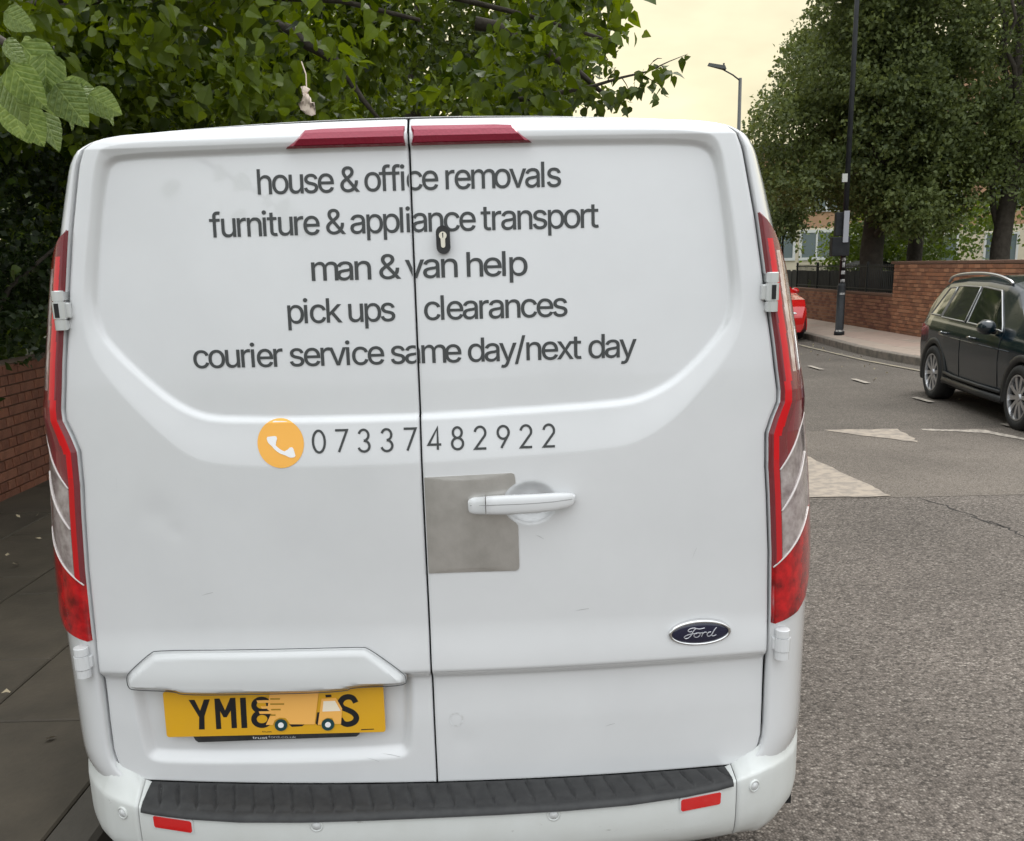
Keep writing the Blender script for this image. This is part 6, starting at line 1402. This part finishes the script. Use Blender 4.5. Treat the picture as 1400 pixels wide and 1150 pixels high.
def unpx(x, y, z):
    v = np.array([x, y, z]) - cam_loc; d = v @ fwd; return 700 + FPX * (v @ rt) / d, PYX - FPX * (v @ upv) / d
left_edge = lambda py: np.interp(py, [-150, -20, 0, 40, 80, 120, 160, 220, 280, 320, 350], [1150, 1110, 1098, 1080, 1062, 1045, 1022, 1012, 1030, 1070, 1130])
lowlim = lambda px: np.interp(px, [1000, 1060, 1100, 1150, 1180, 1240, 1300, 1340, 1400], [270, 282, 285, 292, 300, 330, 322, 290, 280])
crown_ok = lambda px, py: (px > left_edge(py) + 18) and (py < lowlim(px) - 14)
def sky_gaps(px, py, P):
    # the top right of the crown is loose: drop whole twigs there so that the sky shows between the clumps
    h_ = np.sin(P[:, 0] * 5.1 + 1.7 * np.sin(P[:, 2] * 4.3)) + np.sin(P[:, 2] * 6.7 + P[:, 1] * 3.1)
    loose = np.clip((px - 1200) / 120, 0, 1) * np.clip((115 - py) / 50, 0, 1)
    return h_ > -2 + 1.7 * loose
cond_l = lambda px, py, P: (px > left_edge(py) + rng.normal(0, 7, len(px))) & (py < lowlim(px) + rng.normal(0, 8, len(px))) & sky_gaps(px, py, P) & (P[:, 1] > 19.3)
bA = mk(230, 5, 14, 19.9, 25.5, 2.4, 12, .38, .75, lambda px, py: crown_ok(px, py) and px < 1300)
big_tree('thickest-trunked dark tree standing behind the black railings', 9.0, 22.3, .27, 11, bA, 120000, .105, FAR, group='mature trees across the street', cond=cond_l, lb=8, spread=.42)
bB = mk(210, 7, 15.5, 20, 28, 2.4, 13, .45, .85, lambda px, py: crown_ok(px, py) and px > 1150)
big_tree('tree with a slimmer trunk rising behind the tall orange brick wall', 11.2, 25.2, .20, 11, bB, 90000, .12, FAR, group='mature trees across the street', cond=cond_l, lb=6, spread=.45)
bC = mk(150, 9.5, 15, 19.8, 23, 2.6, 9.5, .4, .75, lambda px, py: px > 1260 and (py < 285 or px > 1400))
big_tree('tree with a leaning trunk at the far right edge of the frame', 11.55, 21.2, .21, 10, bC, 56000, .10, FAR, group='mature trees across the street', lb=6, spread=.4, cond=lambda px, py, P: (px > 1230) & (py < lowlim(px) + 5) & sky_gaps(px, py, P))
bD = [(8.3 + rng.normal() * .35, 25.5 + rng.normal() * .4, rng.uniform(2.6, 4.6), .45, .45, .4) for k in range(14)]
bD = [b for b in bD]
big_tree('slim young tree with pale feathery leaves beside the railings', 8.35, 28.2, .045, 4.4, [(b[0] + .45, b[1] + 2.7, b[2] - .1, b[3], b[4], b[5]) for b in bD], 5200, .11, BIRCH, name='young_tree', lb=4, spread=.5)
bE = [(rng.uniform(10.5, 15), rng.uniform(27, 31), rng.uniform(1.2, 3.0), .7, .7, .5) for k in range(26)]
big_tree('low green bush behind the tall orange brick wall, between two trunks', 12.6, 29, .06, 2.6, bE, 9000, .15, leafmat('bright_bush_leaf', (.05, .085, .015), (.11, .16, .03)), name='garden_bush', lb=3)
# tall background trees beyond, closing the view to the right
bF = [(rng.uniform(19, 34), rng.uniform(36, 40), rng.uniform(2.5, 11), 1.6, 1.6, 1.3) for k in range(50)]
big_tree('distant tree filling in behind the right-hand trees', 26, 38, .3, 11, [b for b in bF if px_of(b[0], b[1]) > 1330], 12000, .30, FAR, group='mature trees across the street', lb=3)
# distant trees and gardens that close off the end of the street
far_ = [(rng.uniform(-40, 60), rng.uniform(95, 125), rng.uniform(1, 7), 3.2, 3.2, 2.2) for k in range(170)]
P_, tn = twig_points(blob_anchors(far_, 5000, .5), 26000, 1.8, .1)
fw_, _ = leaf_cloud('distant_wood', P_, 1.0, LS_DIA, FAR, None, tn, .2)
# small pale scrap caught in the branches above the van
p0, p1 = unproj(412, 84, 5.2), unproj(419, 120, 5.2)
sc = thing('hanging_scrap', 'small pale scrap of plastic hanging on a string among the leaves above the van', 'plastic scrap', tuple(unproj(419, 158, 5.2)))
SCR = mat('pale_plastic', (.75, .62, .52), .5)
G().tube([tuple(p0), tuple((p0 + p1) / 2 + np.array([.01, 0, 0])), tuple(p1)], .003, 5).ob('string', SCR, sc)
prof = [(415, 118, 1), (417, 122, 5), (416, 127, 3), (419, 131, 4), (418, 137, 7), (420, 143, 9), (421, 149, 8), (423, 154, 6), (425, 158, 1)]
rows_ = []
for x_, y_, r_ in prof:
    c = unproj(x_, y_, 5.2 - .02); k_ = r_ * .72 * 7.3 / 1350
    rows_.append([(c[0] + k_ * math.cos(a) * (1 + .55 * math.sin(3 * a + x_) * rng.uniform(.4, 1)), c[1] + k_ * .7 * math.sin(a + y_), c[2] + k_ * rng.uniform(-.7, .7)) for a in np.linspace(0, 2 * math.pi, 13)[:-1]])
G().grid(rows_, True).ob('scrap', SCR, sc, True)
# litter of dry leaves along the far gutter and the pavements
n_ = 40; pos = np.stack([rng.uniform(5.3, 6.4, n_), rng.uniform(9.5, 19, n_), np.full(n_, .022)], -1); pos2 = np.stack([rng.uniform(-3.4, -1.3, 60), rng.uniform(.3, 6, 60), np.full(60, .130)], -1)
lit, _ = leaf_cloud('leaf_litter', np.concatenate([pos, pos2]), .045, LS_DIA, mat('dry_leaf', (.36, .30, .2), .8), None, None, -.0)
